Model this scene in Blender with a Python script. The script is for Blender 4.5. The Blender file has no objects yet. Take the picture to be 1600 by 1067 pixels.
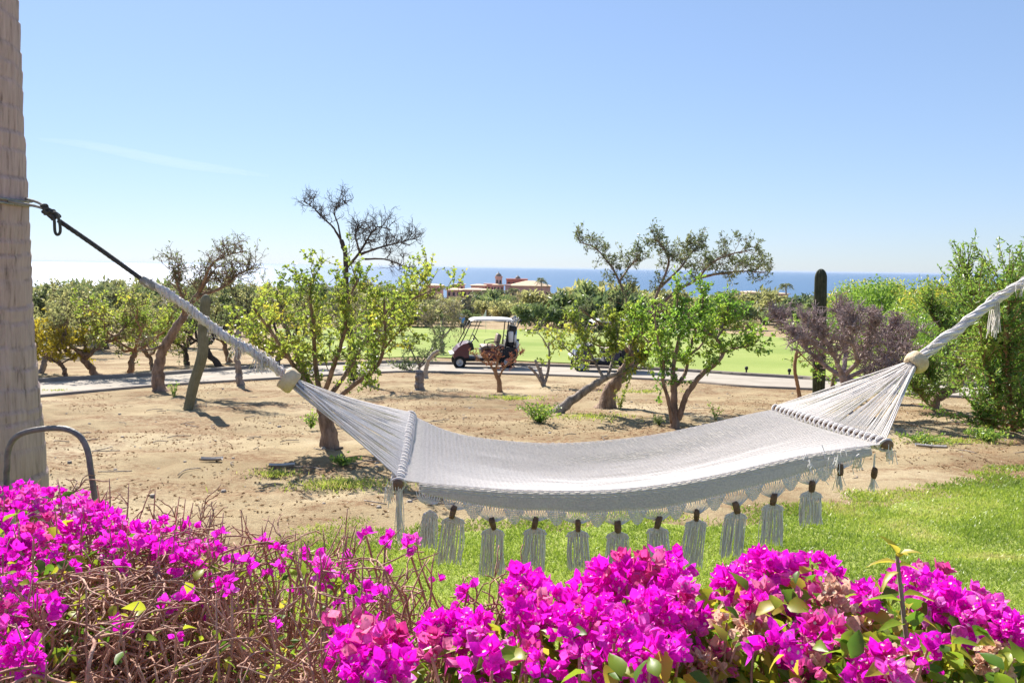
import bpy, math, random
import numpy as np
from mathutils import Matrix, Vector

# ------------------------------------------------------------------ camera, world, sun, exposure
scene = bpy.context.scene
COL = scene.collection
F_PX = 1244.0                      # focal length in pixels of the 1600 px wide photograph
PITCH = math.radians(5.30)
ROLL = math.radians(0.80)
CAM_Z = 1.65
cam_data = bpy.data.cameras.new('camera')
cam = bpy.data.objects.new('camera', cam_data)
COL.objects.link(cam)
cam_data.sensor_width = 36.0
cam_data.lens = F_PX / 1600 * 36
cam_data.clip_start = 0.05
cam_data.clip_end = 120000
CR = Matrix.Rotation(math.radians(90) - PITCH, 3, 'X') @ Matrix.Rotation(ROLL, 3, 'Z')
cam.matrix_world = Matrix.Translation((0, 0, CAM_Z)) @ CR.to_4x4()
scene.camera = cam

SUN_ELEV = math.radians(39)
SUN_AZ = math.radians(-27)         # measured from the view direction (+Y), negative = to the left
sun_dir = Vector((math.sin(SUN_AZ) * math.cos(SUN_ELEV), math.cos(SUN_AZ) * math.cos(SUN_ELEV), math.sin(SUN_ELEV)))
world = bpy.data.worlds.new('World')
scene.world = world
world.use_nodes = True
wn = world.node_tree.nodes
wl = world.node_tree.links
bg = wn['Background']
sky = wn.new('ShaderNodeTexSky')
sky.sky_type = 'NISHITA'
sky.sun_disc = False
sky.sun_elevation = SUN_ELEV
sky.sun_rotation = SUN_AZ
sky.altitude = 0
sky.air_density = 1.0
sky.dust_density = 0.1
sky.ozone_density = 3.0
# the photograph's range is compressed between the sun's side and the rest: a gamma over the whole sky
sky_gamma = wn.new('ShaderNodeGamma')
sky_gamma.inputs['Gamma'].default_value = 0.56
sky_tint = wn.new('ShaderNodeMix')
sky_tint.data_type = 'RGBA'
sky_tint.blend_type = 'MULTIPLY'
sky_tint.inputs['Factor'].default_value = 1.0
sky_tint.inputs['B'].default_value = (0.63, 0.73, 0.93, 1)
wl.new(sky.outputs['Color'], sky_gamma.inputs['Color'])
wl.new(sky_gamma.outputs['Color'], sky_tint.inputs['A'])
wl.new(sky_tint.outputs['Result'], bg.inputs['Color'])
bg.inputs['Strength'].default_value = 0.15
sun_data = bpy.data.lights.new('sun', 'SUN')
sun_data.energy = 4.8
sun_data.angle = math.radians(0.5)
sun_data.color = (1.0, 0.94, 0.86)
sun = bpy.data.objects.new('sun', sun_data)
COL.objects.link(sun)
sun.rotation_euler = sun_dir.to_track_quat('Z', 'Y').to_euler()
scene.view_settings.view_transform = 'Standard'
scene.view_settings.look = 'None'
scene.view_settings.gamma = 1
scene.view_settings.use_curve_mapping = False
scene.view_settings.exposure = 1.25
scene.render.engine = 'CYCLES'
scene.cycles.max_bounces = 12
scene.cycles.diffuse_bounces = 9
scene.cycles.glossy_bounces = 2
scene.cycles.transmission_bounces = 4
scene.cycles.transparent_max_bounces = 8
scene.cycles.volume_bounces = 1
scene.cycles.use_denoising = True

# ------------------------------------------------------------------ numeric helpers
CRN = np.array(CR)


def ray(px, py):
    return CRN @ np.array([(px - 800) / F_PX, -(py - 533.5) / F_PX, -1.0])


def at(px, py, d):
    """World point seen at that pixel of the photograph, d metres ahead of the camera."""
    v = ray(px, py)
    return v * (d / v[1]) + np.array([0, 0, CAM_Z])


TY = [-60, 0, 30, 66, 84, 120, 350, 650, 900, 1500]
TZ = [0, 0, -2.1, -4.05, -5.0, -6.3, -16.2, -26.5, -34, -50]


def terrain(x, y):
    return np.interp(y, TY, TZ)


def gp(px, py):
    """Ground point under a pixel."""
    lo, hi = 1.0, 900.0
    for _ in range(60):
        m = 0.5 * (lo + hi)
        p = at(px, py, m)
        if p[2] > terrain(p[0], p[1]):
            lo = m
        else:
            hi = m
    p = at(px, py, lo)
    p[2] = terrain(p[0], p[1])
    return p


def on_level(px, py, z):
    v = ray(px, py)
    t = (z - CAM_Z) / v[2]
    return v * t + np.array([0, 0, CAM_Z])


def _hash(ix, iy, seed):
    h = (ix.astype(np.int64) * 374761393 + iy.astype(np.int64) * 668265263 + seed * 974634777) & 0xffffffff
    h = ((h ^ (h >> 13)) * 1274126177) & 0xffffffff
    h = h ^ (h >> 16)
    return (h & 0xffff) / 65535.0


def vnoise(x, y, seed=0):
    x = np.asarray(x, float)
    y = np.asarray(y, float)
    ix = np.floor(x).astype(np.int64)
    iy = np.floor(y).astype(np.int64)
    fx = x - ix
    fy = y - iy
    fx = fx * fx * (3 - 2 * fx)
    fy = fy * fy * (3 - 2 * fy)
    a = _hash(ix, iy, seed)
    b = _hash(ix + 1, iy, seed)
    c = _hash(ix, iy + 1, seed)
    d = _hash(ix + 1, iy + 1, seed)
    return (a * (1 - fx) + b * fx) * (1 - fy) + (c * (1 - fx) + d * fx) * fy


def fbm(x, y, seed=0, oct=4):
    s = 0
    a = 0.5
    for k in range(oct):
        s = s + a * vnoise(np.asarray(x) * 2 ** k + 17.3 * k, np.asarray(y) * 2 ** k + 9.1 * k, seed + k)
        a *= 0.5
    return s


def unit(v):
    v = np.asarray(v, float)
    n = np.linalg.norm(v, axis=-1, keepdims=True)
    return v / np.maximum(n, 1e-9)


def catmull(pts, per=6):
    P = np.asarray(pts, float)
    if len(P) < 3:
        t = np.linspace(0, 1, per + 1)[:, None]
        return P[0] * (1 - t) + P[-1] * t
    P = np.vstack([2 * P[0] - P[1], P, 2 * P[-1] - P[-2]])
    out = []
    for i in range(1, len(P) - 2):
        p0, p1, p2, p3 = P[i - 1:i + 3]
        for t in np.linspace(0, 1, per, endpoint=False):
            out.append(0.5 * (2 * p1 + (p2 - p0) * t + (2 * p0 - 5 * p1 + 4 * p2 - p3) * t * t + (3 * p1 - p0 - 3 * p2 + p3) * t ** 3))
    out.append(P[-2])
    return np.array(out)


# ------------------------------------------------------------------ mesh builder
ORG = {}


class MB:
    def __init__(self):
        self.v = []
        self.n = 0
        self.q = []
        self.t = []
        self.r = []

    def add(self, verts, quads=None, tris=None, rnd=None):
        verts = np.asarray(verts, float).reshape(-1, 3)
        self.v.append(verts)
        if quads is not None and len(quads):
            self.q.append(np.asarray(quads, np.int64) + self.n)
        if tris is not None and len(tris):
            self.t.append(np.asarray(tris, np.int64) + self.n)
        if rnd is None:
            rnd = 0.5
        self.r.append(np.broadcast_to(np.asarray(rnd, float), (len(verts),)))
        self.n += len(verts)

    def tube(self, pts, r, n=6, caps=True, rnd=0.5):
        P = np.asarray(pts, float)
        k = len(P)
        r = np.broadcast_to(np.asarray(r, float), (k,))
        T = np.gradient(P, axis=0)
        T = unit(T)
        ref = np.array([0.0, 0, 1]) if abs(T[0][2]) < 0.9 else np.array([1.0, 0, 0])
        N = np.empty_like(P)
        nv = unit(ref - T[0] * ref.dot(T[0]))
        for i in range(k):
            nv = nv - T[i] * nv.dot(T[i])
            l = math.sqrt(nv.dot(nv))
            if l < 1e-6:
                nv = np.cross(T[i], [0.3, 0.5, 0.8])
                l = math.sqrt(nv.dot(nv))
            nv = nv / l
            N[i] = nv
        B = np.cross(T, N)
        a = np.arange(n) * (2 * math.pi / n)
        V = P[:, None, :] + r[:, None, None] * (N[:, None, :] * np.cos(a)[None, :, None] + B[:, None, :] * np.sin(a)[None, :, None])
        V = V.reshape(-1, 3)
        i = np.arange(k - 1)[:, None] * n
        j = np.arange(n)[None, :]
        j2 = (j + 1) % n
        Q = np.stack([i + j, i + j2, i + n + j2, i + n + j], -1).reshape(-1, 4)
        T3 = None
        if caps:
            V = np.vstack([V, P[0], P[-1]])
            jj = np.arange(n)
            c0 = np.stack([np.full(n, k * n), (jj + 1) % n, jj], -1)
            c1 = np.stack([np.full(n, k * n + 1), (k - 1) * n + jj, (k - 1) * n + (jj + 1) % n], -1)
            T3 = np.vstack([c0, c1])
        self.add(V, Q, T3, rnd)

    def grid(self, V, rnd=0.5, close_u=False):
        """V: (a, b, 3) array of points; close_u joins the last row to the first."""
        a, b = V.shape[:2]
        ia = np.arange(a if close_u else a - 1)
        i, j = np.meshgrid(ia, np.arange(b - 1), indexing='ij')
        i2 = (i + 1) % a
        Q = np.stack([i * b + j, i2 * b + j, i2 * b + j + 1, i * b + j + 1], -1).reshape(-1, 4)
        self.add(V.reshape(-1, 3), Q, None, rnd if np.isscalar(rnd) else np.asarray(rnd).reshape(-1))

    def box(self, c, s, R=None, bevel=0.0, rnd=0.5):
        c = np.asarray(c, float)
        s = np.asarray(s, float) / 2
        b = min(bevel, 0.45 * 2 * s.min())
        if b <= 0:
            v = np.array([[x, y, z] for x in (-1, 1) for y in (-1, 1) for z in (-1, 1)]) * s
            q = [[0, 1, 3, 2], [4, 6, 7, 5], [0, 4, 5, 1], [2, 3, 7, 6], [0, 2, 6, 4], [1, 5, 7, 3]]
            if R is not None:
                v = v @ np.asarray(R).T
            self.add(v + c, q, None, rnd)
            return
        # chamfered: four octagon-like rings
        def ring(z, dx):
            x, y = s[0] - dx, s[1] - dx
            e = b
            return [[-x + e, -y, z], [x - e, -y, z], [x, -y + e, z], [x, y - e, z], [x - e, y, z], [-x + e, y, z], [-x, y - e, z], [-x, -y + e, z]]
        v = np.array(ring(-s[2], b * .8) + ring(-s[2] + b, 0) + ring(s[2] - b, 0) + ring(s[2], b * .8))
        q = []
        for k in range(3):
            for j in range(8):
                q.append([k * 8 + j, k * 8 + (j + 1) % 8, (k + 1) * 8 + (j + 1) % 8, (k + 1) * 8 + j])
        q += [[7, 6, 5, 4], [7, 4, 3, 0], [0, 3, 2, 1]]
        q += [[24, 25, 26, 27], [24, 27, 28, 31], [31, 28, 29, 30]]
        if R is not None:
            v = v @ np.asarray(R).T
        self.add(v + c, q, None, rnd)

    def lathe(self, prof, c=(0, 0, 0), n=16, R=None, rnd=0.5):
        """prof: list of (radius, height) from bottom to top."""
        a = np.arange(n) * 2 * math.pi / n
        p = np.array(prof, float)
        V = np.stack([np.cos(a)[:, None] * p[None, :, 0], np.sin(a)[:, None] * p[None, :, 0], np.broadcast_to(p[None, :, 1], (n, len(p)))], -1)
        if R is not None:
            V = V @ np.asarray(R).T
        self.grid(V + np.asarray(c, float), rnd, close_u=True)

    def prism(self, outline, y0, y1, rnd=0.5):
        """outline in (x, z), extruded along y."""
        o = np.array(outline, float)
        n = len(o)
        a = np.stack([o[:, 0], np.full(n, y0), o[:, 1]], -1)
        b = np.stack([o[:, 0], np.full(n, y1), o[:, 1]], -1)
        V = np.vstack([a, b, a.mean(0), b.mean(0)])
        j = np.arange(n)
        j2 = (j + 1) % n
        Q = np.stack([j, j2, j2 + n, j + n], -1)
        T = np.vstack([np.stack([np.full(n, 2 * n), j2, j], -1), np.stack([np.full(n, 2 * n + 1), j + n, j2 + n], -1)])
        self.add(V, Q, T, rnd)

    def leaves(self, P, D, L, W, rg, fold=0.25, rnd=None):
        """Pointed folded leaves: base P, direction D, length L, width W."""
        P = np.asarray(P, float)
        n = len(P)
        if n == 0:
            return
        D = unit(D)
        S = unit(np.cross(D, rg.normal(size=(n, 3))))
        U = np.cross(S, D)
        L = np.broadcast_to(L, (n,))[:, None]
        W = np.broadcast_to(W, (n,))[:, None]
        mid = P + D * L * 0.45
        V = np.stack([P, mid + S * W * 0.5 + U * W * fold, P + D * L, mid - S * W * 0.5 + U * W * fold], 1).reshape(-1, 3)
        b = np.arange(n)[:, None] * 4
        T = np.vstack([b + np.array([0, 1, 2]), b + np.array([0, 2, 3])])
        r = rg.rand(n) if rnd is None else rnd
        self.add(V, None, T, np.repeat(r, 4))

    def mesh(self, name, origin=(0, 0, 0), smooth=True):
        V = np.vstack(self.v) - np.asarray(origin, float)
        me = bpy.data.meshes.new(name)
        q = np.vstack(self.q) if self.q else np.zeros((0, 4), np.int64)
        t = np.vstack(self.t) if self.t else np.zeros((0, 3), np.int64)
        me.vertices.add(len(V))
        me.vertices.foreach_set('co', V.astype(np.float32).ravel())
        loops = np.concatenate([q.ravel(), t.ravel()]).astype(np.int32)
        me.loops.add(len(loops))
        me.loops.foreach_set('vertex_index', loops)
        nf = len(q) + len(t)
        me.polygons.add(nf)
        st = np.concatenate([np.arange(len(q)) * 4, len(q) * 4 + np.arange(len(t)) * 3]).astype(np.int32)
        me.polygons.foreach_set('loop_start', st)
        me.update(calc_edges=True)
        me.validate()
        if len(me.polygons) == nf:
            me.polygons.foreach_set('use_smooth', np.full(nf, smooth))
        at_ = me.attributes.new('rnd', 'FLOAT', 'POINT')
        at_.data.foreach_set('value', np.concatenate(self.r).astype(np.float32))
        return me

    def build(self, name, mat, parent=None, smooth=True, origin=None):
        if origin is None:
            origin = ORG.get(parent.name, (0, 0, 0)) if parent is not None else (0, 0, 0)
        me = self.mesh(name, origin, smooth)
        me.materials.append(mat)
        o = bpy.data.objects.new(name, me)
        COL.objects.link(o)
        if parent is not None:
            o.parent = parent
        else:
            o.location = origin
        ORG[o.name] = tuple(origin)
        return o


def tag(o, label=None, cat=None, group=None, kind=None):
    for k, v in (('label', label), ('category', cat), ('group', group), ('kind', kind)):
        if v:
            o[k] = v
    return o


def thing(name, label, cat, loc, group=None):
    o = bpy.data.objects.new(name, None)
    COL.objects.link(o)
    o.location = [float(c) for c in loc]
    o.empty_display_size = 0.1
    ORG[o.name] = tuple(float(c) for c in loc)
    return tag(o, label, cat, group)


def copy_tree(o, parent=None, name=None):
    c = o.copy()
    COL.objects.link(c)
    c.parent = parent
    ORG[c.name] = ORG.get(o.name, (0, 0, 0))
    for ch in list(o.children):
        if ch is not c:
            copy_tree(ch, c)
    return c


# ------------------------------------------------------------------ materials
def new_mat(name):
    m = bpy.data.materials.new(name)
    m.use_nodes = True
    nt = m.node_tree
    nt.nodes.clear()
    return m, nt.nodes, nt.links


def ramp(nodes, stops):
    r = nodes.new('ShaderNodeValToRGB')
    el = r.color_ramp.elements
    while len(el) < len(stops):
        el.new(0.5)
    for e, (p, c) in zip(el, stops):
        e.position = p
        e.color = (*c, 1)
    return r


def leaf_mat(name, cols, transl=0.5, gloss=0.05, mottle=0.0):
    m, N, L = new_mat(name)
    out = N.new('ShaderNodeOutputMaterial')
    a = N.new('ShaderNodeAttribute')
    a.attribute_name = 'rnd'
    cr = ramp(N, [(i / (len(cols) - 1), c) for i, c in enumerate(cols)])
    L.new(a.outputs['Fac'], cr.inputs['Fac'])
    df = N.new('ShaderNodeBsdfDiffuse')
    tr = N.new('ShaderNodeBsdfTranslucent')
    col = cr.outputs['Color']
    if mottle:
        tc = N.new('ShaderNodeTexCoord')
        nz = N.new('ShaderNodeTexNoise')
        nz.inputs['Scale'].default_value = 130
        nz.inputs['Detail'].default_value = 4
        L.new(tc.outputs['Object'], nz.inputs['Vector'])
        vr = ramp(N, [(0.3, (1 - mottle,) * 3), (0.7, (1 + mottle * .4,) * 3)])
        L.new(nz.outputs['Fac'], vr.inputs['Fac'])
        mm = N.new('ShaderNodeMix')
        mm.data_type = 'RGBA'
        mm.blend_type = 'MULTIPLY'
        mm.inputs['Factor'].default_value = 1
        L.new(col, mm.inputs['A'])
        L.new(vr.outputs['Color'], mm.inputs['B'])
        col = mm.outputs['Result']
    L.new(col, df.inputs['Color'])
    L.new(col, tr.inputs['Color'])
    mx = N.new('ShaderNodeMixShader')
    mx.inputs['Fac'].default_value = transl
    L.new(df.outputs[0], mx.inputs[1])
    L.new(tr.outputs[0], mx.inputs[2])
    gl = N.new('ShaderNodeBsdfGlossy')
    gl.inputs['Roughness'].default_value = 0.42
    m2 = N.new('ShaderNodeMixShader')
    m2.inputs['Fac'].default_value = gloss
    L.new(mx.outputs[0], m2.inputs[1])
    L.new(gl.outputs[0], m2.inputs[2])
    L.new(m2.outputs[0], out.inputs['Surface'])
    return m


def surf_mat(name, c1, c2, scale=8.0, rough=0.8, bump=0.3, bump_scale=None, stretch=(1, 1, 1), metal=0.0, detail=6, dist=0.02, spec=0.3, c3=None):
    """Noise-mottled surface with fine relief, in object coordinates."""
    m, N, L = new_mat(name)
    out = N.new('ShaderNodeOutputMaterial')
    b = N.new('ShaderNodeBsdfPrincipled')
    tc = N.new('ShaderNodeTexCoord')
    mp = N.new('ShaderNodeMapping')
    mp.inputs['Scale'].default_value = stretch
    L.new(tc.outputs['Object'], mp.inputs['Vector'])
    n1 = N.new('ShaderNodeTexNoise')
    n1.inputs['Scale'].default_value = scale
    n1.inputs['Detail'].default_value = detail
    n1.inputs['Roughness'].default_value = 0.65
    L.new(mp.outputs[0], n1.inputs['Vector'])
    st = [(0.32, c1), (0.68, c2)] if c3 is None else [(0.3, c1), (0.5, c2), (0.7, c3)]
    cr = ramp(N, st)
    L.new(n1.outputs['Fac'], cr.inputs['Fac'])
    L.new(cr.outputs['Color'], b.inputs['Base Color'])
    b.inputs['Roughness'].default_value = rough
    b.inputs['Metallic'].default_value = metal
    b.inputs['Specular IOR Level'].default_value = spec
    if bump:
        n2 = N.new('ShaderNodeTexNoise')
        n2.inputs['Scale'].default_value = bump_scale or scale * 3
        n2.inputs['Detail'].default_value = 5
        L.new(mp.outputs[0], n2.inputs['Vector'])
        bp = N.new('ShaderNodeBump')
        bp.inputs['Strength'].default_value = bump
        bp.inputs['Distance'].default_value = dist
        L.new(n2.outputs['Fac'], bp.inputs['Height'])
        L.new(bp.outputs[0], b.inputs['Normal'])
    L.new(b.outputs[0], out.inputs['Surface'])
    return m


def cloth_mat(name, c1, c2, scale=60, transl=0.25, stretch=(1, 1, 1), bump=0.4):
    m, N, L = new_mat(name)
    out = N.new('ShaderNodeOutputMaterial')
    tc = N.new('ShaderNodeTexCoord')
    mp = N.new('ShaderNodeMapping')
    mp.inputs['Scale'].default_value = stretch
    L.new(tc.outputs['Object'], mp.inputs['Vector'])
    n1 = N.new('ShaderNodeTexNoise')
    n1.inputs['Scale'].default_value = scale
    n1.inputs['Detail'].default_value = 5
    L.new(mp.outputs[0], n1.inputs['Vector'])
    cr = ramp(N, [(0.3, c1), (0.7, c2)])
    L.new(n1.outputs['Fac'], cr.inputs['Fac'])
    bp = N.new('ShaderNodeBump')
    bp.inputs['Strength'].default_value = bump
    bp.inputs['Distance'].default_value = 0.004
    L.new(n1.outputs['Fac'], bp.inputs['Height'])
    df = N.new('ShaderNodeBsdfDiffuse')
    tr = N.new('ShaderNodeBsdfTranslucent')
    for s in (df, tr):
        L.new(cr.outputs['Color'], s.inputs['Color'])
        L.new(bp.outputs[0], s.inputs['Normal'])
    mx = N.new('ShaderNodeMixShader')
    mx.inputs['Fac'].default_value = transl
    L.new(df.outputs[0], mx.inputs[1])
    L.new(tr.outputs[0], mx.inputs[2])
    L.new(mx.outputs[0], out.inputs['Surface'])
    return m


def sand_mat():
    m, N, L = new_mat('sand')
    out = N.new('ShaderNodeOutputMaterial')
    b = N.new('ShaderNodeBsdfPrincipled')
    tc = N.new('ShaderNodeTexCoord')
    def noise(s, d=6, r=0.6, st=None):
        n = N.new('ShaderNodeTexNoise')
        n.inputs['Scale'].default_value = s
        n.inputs['Detail'].default_value = d
        n.inputs['Roughness'].default_value = r
        if st:
            mp = N.new('ShaderNodeMapping')
            mp.inputs['Scale'].default_value = st
            L.new(tc.outputs['Object'], mp.inputs['Vector'])
            L.new(mp.outputs[0], n.inputs['Vector'])
        else:
            L.new(tc.outputs['Object'], n.inputs['Vector'])
        return n
    big = noise(0.35, 5)
    c1 = ramp(N, [(0.35, (0.27, 0.20, 0.11)), (0.52, (0.39, 0.305, 0.18)), (0.66, (0.46, 0.375, 0.24))])
    L.new(big.outputs['Fac'], c1.inputs['Fac'])
    # dry leaf litter gathered in blotches
    lit = noise(0.9, 8, 0.72, (0.75, 1.0, 1.0))
    lr = ramp(N, [(0.45, (0, 0, 0)), (0.58, (1, 1, 1))])
    L.new(lit.outputs['Fac'], lr.inputs['Fac'])
    fine = noise(14, 6, 0.75)
    fr = ramp(N, [(0.38, (0, 0, 0)), (0.58, (1, 1, 1))])
    L.new(fine.outputs['Fac'], fr.inputs['Fac'])
    mul = N.new('ShaderNodeMath')
    mul.operation = 'MULTIPLY'
    L.new(lr.outputs['Color'], mul.inputs[0])
    L.new(fr.outputs['Color'], mul.inputs[1])
    mx = N.new('ShaderNodeMix')
    mx.data_type = 'RGBA'
    mx.inputs['B'].default_value = (0.19, 0.10, 0.05, 1)
    L.new(c1.outputs['Color'], mx.inputs['A'])
    m2 = N.new('ShaderNodeMath')
    m2.operation = 'MULTIPLY'
    m2.inputs[1].default_value = 0.95
    L.new(mul.outputs[0], m2.inputs[0])
    L.new(m2.outputs[0], mx.inputs['Factor'])
    gr = noise(70, 3, 0.6)
    gr_r = ramp(N, [(0.3, (0.78, 0.78, 0.78)), (0.7, (1.15, 1.15, 1.15))])
    L.new(gr.outputs['Fac'], gr_r.inputs['Fac'])
    mm = N.new('ShaderNodeMix')
    mm.data_type = 'RGBA'
    mm.blend_type = 'MULTIPLY'
    mm.inputs['Factor'].default_value = 1
    L.new(mx.outputs['Result'], mm.inputs['A'])
    L.new(gr_r.outputs['Color'], mm.inputs['B'])
    L.new(mm.outputs['Result'], b.inputs['Base Color'])
    b.inputs['Roughness'].default_value = 0.95
    b.inputs['Specular IOR Level'].default_value = 0.1
    bp = N.new('ShaderNodeBump')
    bp.inputs['Strength'].default_value = 0.7
    bp.inputs['Distance'].default_value = 0.03
    ad = N.new('ShaderNodeMath')
    ad.operation = 'ADD'
    L.new(fine.outputs['Fac'], ad.inputs[0])
    L.new(gr.outputs['Fac'], ad.inputs[1])
    L.new(ad.outputs[0], bp.inputs['Height'])
    L.new(bp.outputs[0], b.inputs['Normal'])
    L.new(b.outputs[0], out.inputs['Surface'])
    return m


def sea_mat():
    m, N, L = new_mat('sea_water')
    out = N.new('ShaderNodeOutputMaterial')
    b = N.new('ShaderNodeBsdfPrincipled')
    b.inputs['Base Color'].default_value = (0.07, 0.14, 0.24, 1)
    b.inputs['Roughness'].default_value = 0.36
    b.inputs['Specular IOR Level'].default_value = 0.22
    b.inputs['IOR'].default_value = 1.33
    tc = N.new('ShaderNodeTexCoord')
    mp = N.new('ShaderNodeMapping')
    mp.inputs['Scale'].default_value = (0.006, 0.02, 1)
    L.new(tc.outputs['Object'], mp.inputs['Vector'])
    n = N.new('ShaderNodeTexNoise')
    n.inputs['Scale'].default_value = 1
    n.inputs['Detail'].default_value = 8
    n.inputs['Roughness'].default_value = 0.7
    L.new(mp.outputs[0], n.inputs['Vector'])
    bp = N.new('ShaderNodeBump')
    bp.inputs['Strength'].default_value = 0.5
    bp.inputs['Distance'].default_value = 6
    L.new(n.outputs['Fac'], bp.inputs['Height'])
    L.new(bp.outputs[0], b.inputs['Normal'])
    L.new(b.outputs[0], out.inputs['Surface'])
    return m


M = {}
M['sand'] = sand_mat()
M['sea'] = sea_mat()
M['path'] = surf_mat('path_concrete', (0.29, 0.255, 0.21), (0.39, 0.35, 0.295), 1.2, 0.9, 0.25, 30, spec=0.08)
M['kerb'] = surf_mat('kerb_concrete', (0.20, 0.165, 0.135), (0.28, 0.24, 0.20), 3, 0.9, 0.3)
M['fairway'] = surf_mat('fairway_grass', (0.19, 0.255, 0.065), (0.31, 0.35, 0.115), 0.11, 0.95, 0.5, 40, spec=0.05)
M['lawn'] = surf_mat('lawn_soil', (0.19, 0.25, 0.05), (0.33, 0.36, 0.10), 3.0, 0.95, 0.6, 60, spec=0.05)
M['grass'] = leaf_mat('lawn_grass', [(0.20, 0.29, 0.03), (0.33, 0.43, 0.05), (0.43, 0.48, 0.09), (0.54, 0.46, 0.20)], 0.5, 0.05)
M['palm_bark'] = None
M['bark'] = surf_mat('tree_bark', (0.12, 0.075, 0.05), (0.36, 0.25, 0.18), 11, 0.9, 0.8, 30, (1, 1, 0.35), dist=0.05)
M['bark_red'] = surf_mat('ochre_bark', (0.24, 0.13, 0.07), (0.38, 0.22, 0.12), 9, 0.9, 0.8, 30, (1, 1, 0.35), dist=0.05)
M['bark_grey'] = surf_mat('grey_bark', (0.13, 0.105, 0.09), (0.40, 0.335, 0.29), 11, 0.9, 0.7, 30, (1, 1, 0.35), dist=0.05)
M['bark_dark'] = surf_mat('dark_bark', (0.045, 0.035, 0.03), (0.10, 0.075, 0.06), 9, 0.9, 0.6, 30, (1, 1, 0.35))
M['bark_purple'] = surf_mat('bare_shrub_bark', (0.20, 0.145, 0.145), (0.52, 0.40, 0.38), 14, 0.85, 0.5, 40)
M['twig'] = surf_mat('bougainvillea_twig', (0.24, 0.10, 0.065), (0.60, 0.38, 0.27), 22, 0.8, 0.4, 90)
M['lime'] = leaf_mat('lime_leaf', [(0.14, 0.22, 0.035), (0.28, 0.37, 0.05), (0.43, 0.47, 0.07), (0.60, 0.49, 0.06)], 0.62)
M['lime2'] = leaf_mat('bright_leaf', [(0.11, 0.25, 0.03), (0.22, 0.39, 0.045), (0.34, 0.47, 0.06), (0.44, 0.49, 0.07)], 0.62)
M['olive'] = leaf_mat('olive_leaf', [(0.19, 0.21, 0.085), (0.31, 0.32, 0.12), (0.42, 0.41, 0.16), (0.50, 0.44, 0.18)], 0.58)
M['mesq'] = leaf_mat('mesquite_leaf', [(0.10, 0.135, 0.055), (0.18, 0.215, 0.085), (0.28, 0.29, 0.12)], 0.55)
M['yellow'] = leaf_mat('yellow_leaf', [(0.30, 0.26, 0.03), (0.52, 0.42, 0.03), (0.62, 0.50, 0.04)], 0.5)
M['shrub'] = leaf_mat('shrub_leaf', [(0.09, 0.19, 0.03), (0.19, 0.32, 0.045), (0.29, 0.42, 0.06), (0.40, 0.46, 0.08)], 0.55)
M['dry'] = leaf_mat('dry_scrub_leaf', [(0.18, 0.16, 0.09), (0.28, 0.24, 0.12), (0.38, 0.32, 0.16)], 0.4)
M['grn_scrub'] = leaf_mat('green_scrub_leaf', [(0.10, 0.15, 0.06), (0.17, 0.23, 0.08), (0.26, 0.30, 0.10)], 0.5)
M['redleaf'] = leaf_mat('red_leaf', [(0.22, 0.06, 0.04), (0.30, 0.12, 0.06), (0.30, 0.22, 0.07)], 0.4)
M['bract'] = leaf_mat('magenta_bract', [(0.90, 0.010, 0.60), (0.95, 0.016, 0.74), (0.95, 0.06, 0.80)], 0.5, 0.02, 0.3)
M['bract_pink'] = leaf_mat('pink_bract', [(0.72, 0.03, 0.27), (0.80, 0.10, 0.42), (0.82, 0.30, 0.45)], 0.45, 0.02, 0.3)
M['bract_light'] = leaf_mat('light_bract', [(0.92, 0.05, 0.62), (0.94, 0.14, 0.72), (0.95, 0.28, 0.80)], 0.5, 0.02, 0.3)
M['bract_dry'] = leaf_mat('faded_bract', [(0.72, 0.34, 0.27), (0.76, 0.50, 0.36), (0.80, 0.62, 0.46)], 0.5, 0.02, 0.3)
M['stamen'] = leaf_mat('flower_tube', [(0.7, 0.65, 0.4), (0.85, 0.8, 0.6)], 0.3)
M['bleaf'] = leaf_mat('bougainvillea_leaf', [(0.07, 0.17, 0.015), (0.17, 0.31, 0.025), (0.36, 0.42, 0.03), (0.55, 0.47, 0.06)], 0.6, 0.03)
M['cotton'] = cloth_mat('hammock_cotton', (0.57, 0.535, 0.50), (0.73, 0.69, 0.645), 70, 0.28, bump=.15)
M['cotton_cord'] = cloth_mat('cotton_cord', (0.62, 0.58, 0.545), (0.79, 0.745, 0.70), 120, 0.10, bump=.12)
M['fringe'] = cloth_mat('fringe_cotton', (0.80, 0.765, 0.74), (0.90, 0.87, 0.84), 120, 0.06, bump=.1)
M['rope_dark'] = surf_mat('dark_rope', (0.035, 0.035, 0.035), (0.10, 0.095, 0.085), 60, 0.85, 0.5, 150)
M['rope_grey'] = surf_mat('grey_rope', (0.22, 0.21, 0.19), (0.38, 0.36, 0.32), 60, 0.85, 0.5, 150)
M['ringwood'] = surf_mat('pale_wood', (0.46, 0.34, 0.19), (0.66, 0.54, 0.36), 16, 0.7, 0.3, 60)
M['barwood'] = surf_mat('bar_wood', (0.16, 0.09, 0.05), (0.30, 0.18, 0.10), 20, 0.7, 0.4, 60)
M['nut'] = surf_mat('dark_nut', (0.09, 0.05, 0.03), (0.24, 0.145, 0.085), 40, 0.7, 0.6, 90)
M['pipe'] = surf_mat('painted_pipe', (0.10, 0.10, 0.095), (0.24, 0.21, 0.18), 30, 0.55, 0.25, 90, spec=0.4)
M['cactus'] = surf_mat('cactus_skin', (0.125, 0.12, 0.07), (0.22, 0.205, 0.13), 5, 0.75, 0.4, 40)
M['cactus_dark'] = surf_mat('dark_cactus_skin', (0.035, 0.042, 0.024), (0.085, 0.09, 0.05), 9, 0.8, 0.4, 40)
M['cart_red'] = surf_mat('maroon_paint', (0.075, 0.012, 0.024), (0.095, 0.016, 0.030), 3, 0.3, 0, spec=0.5)
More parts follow.
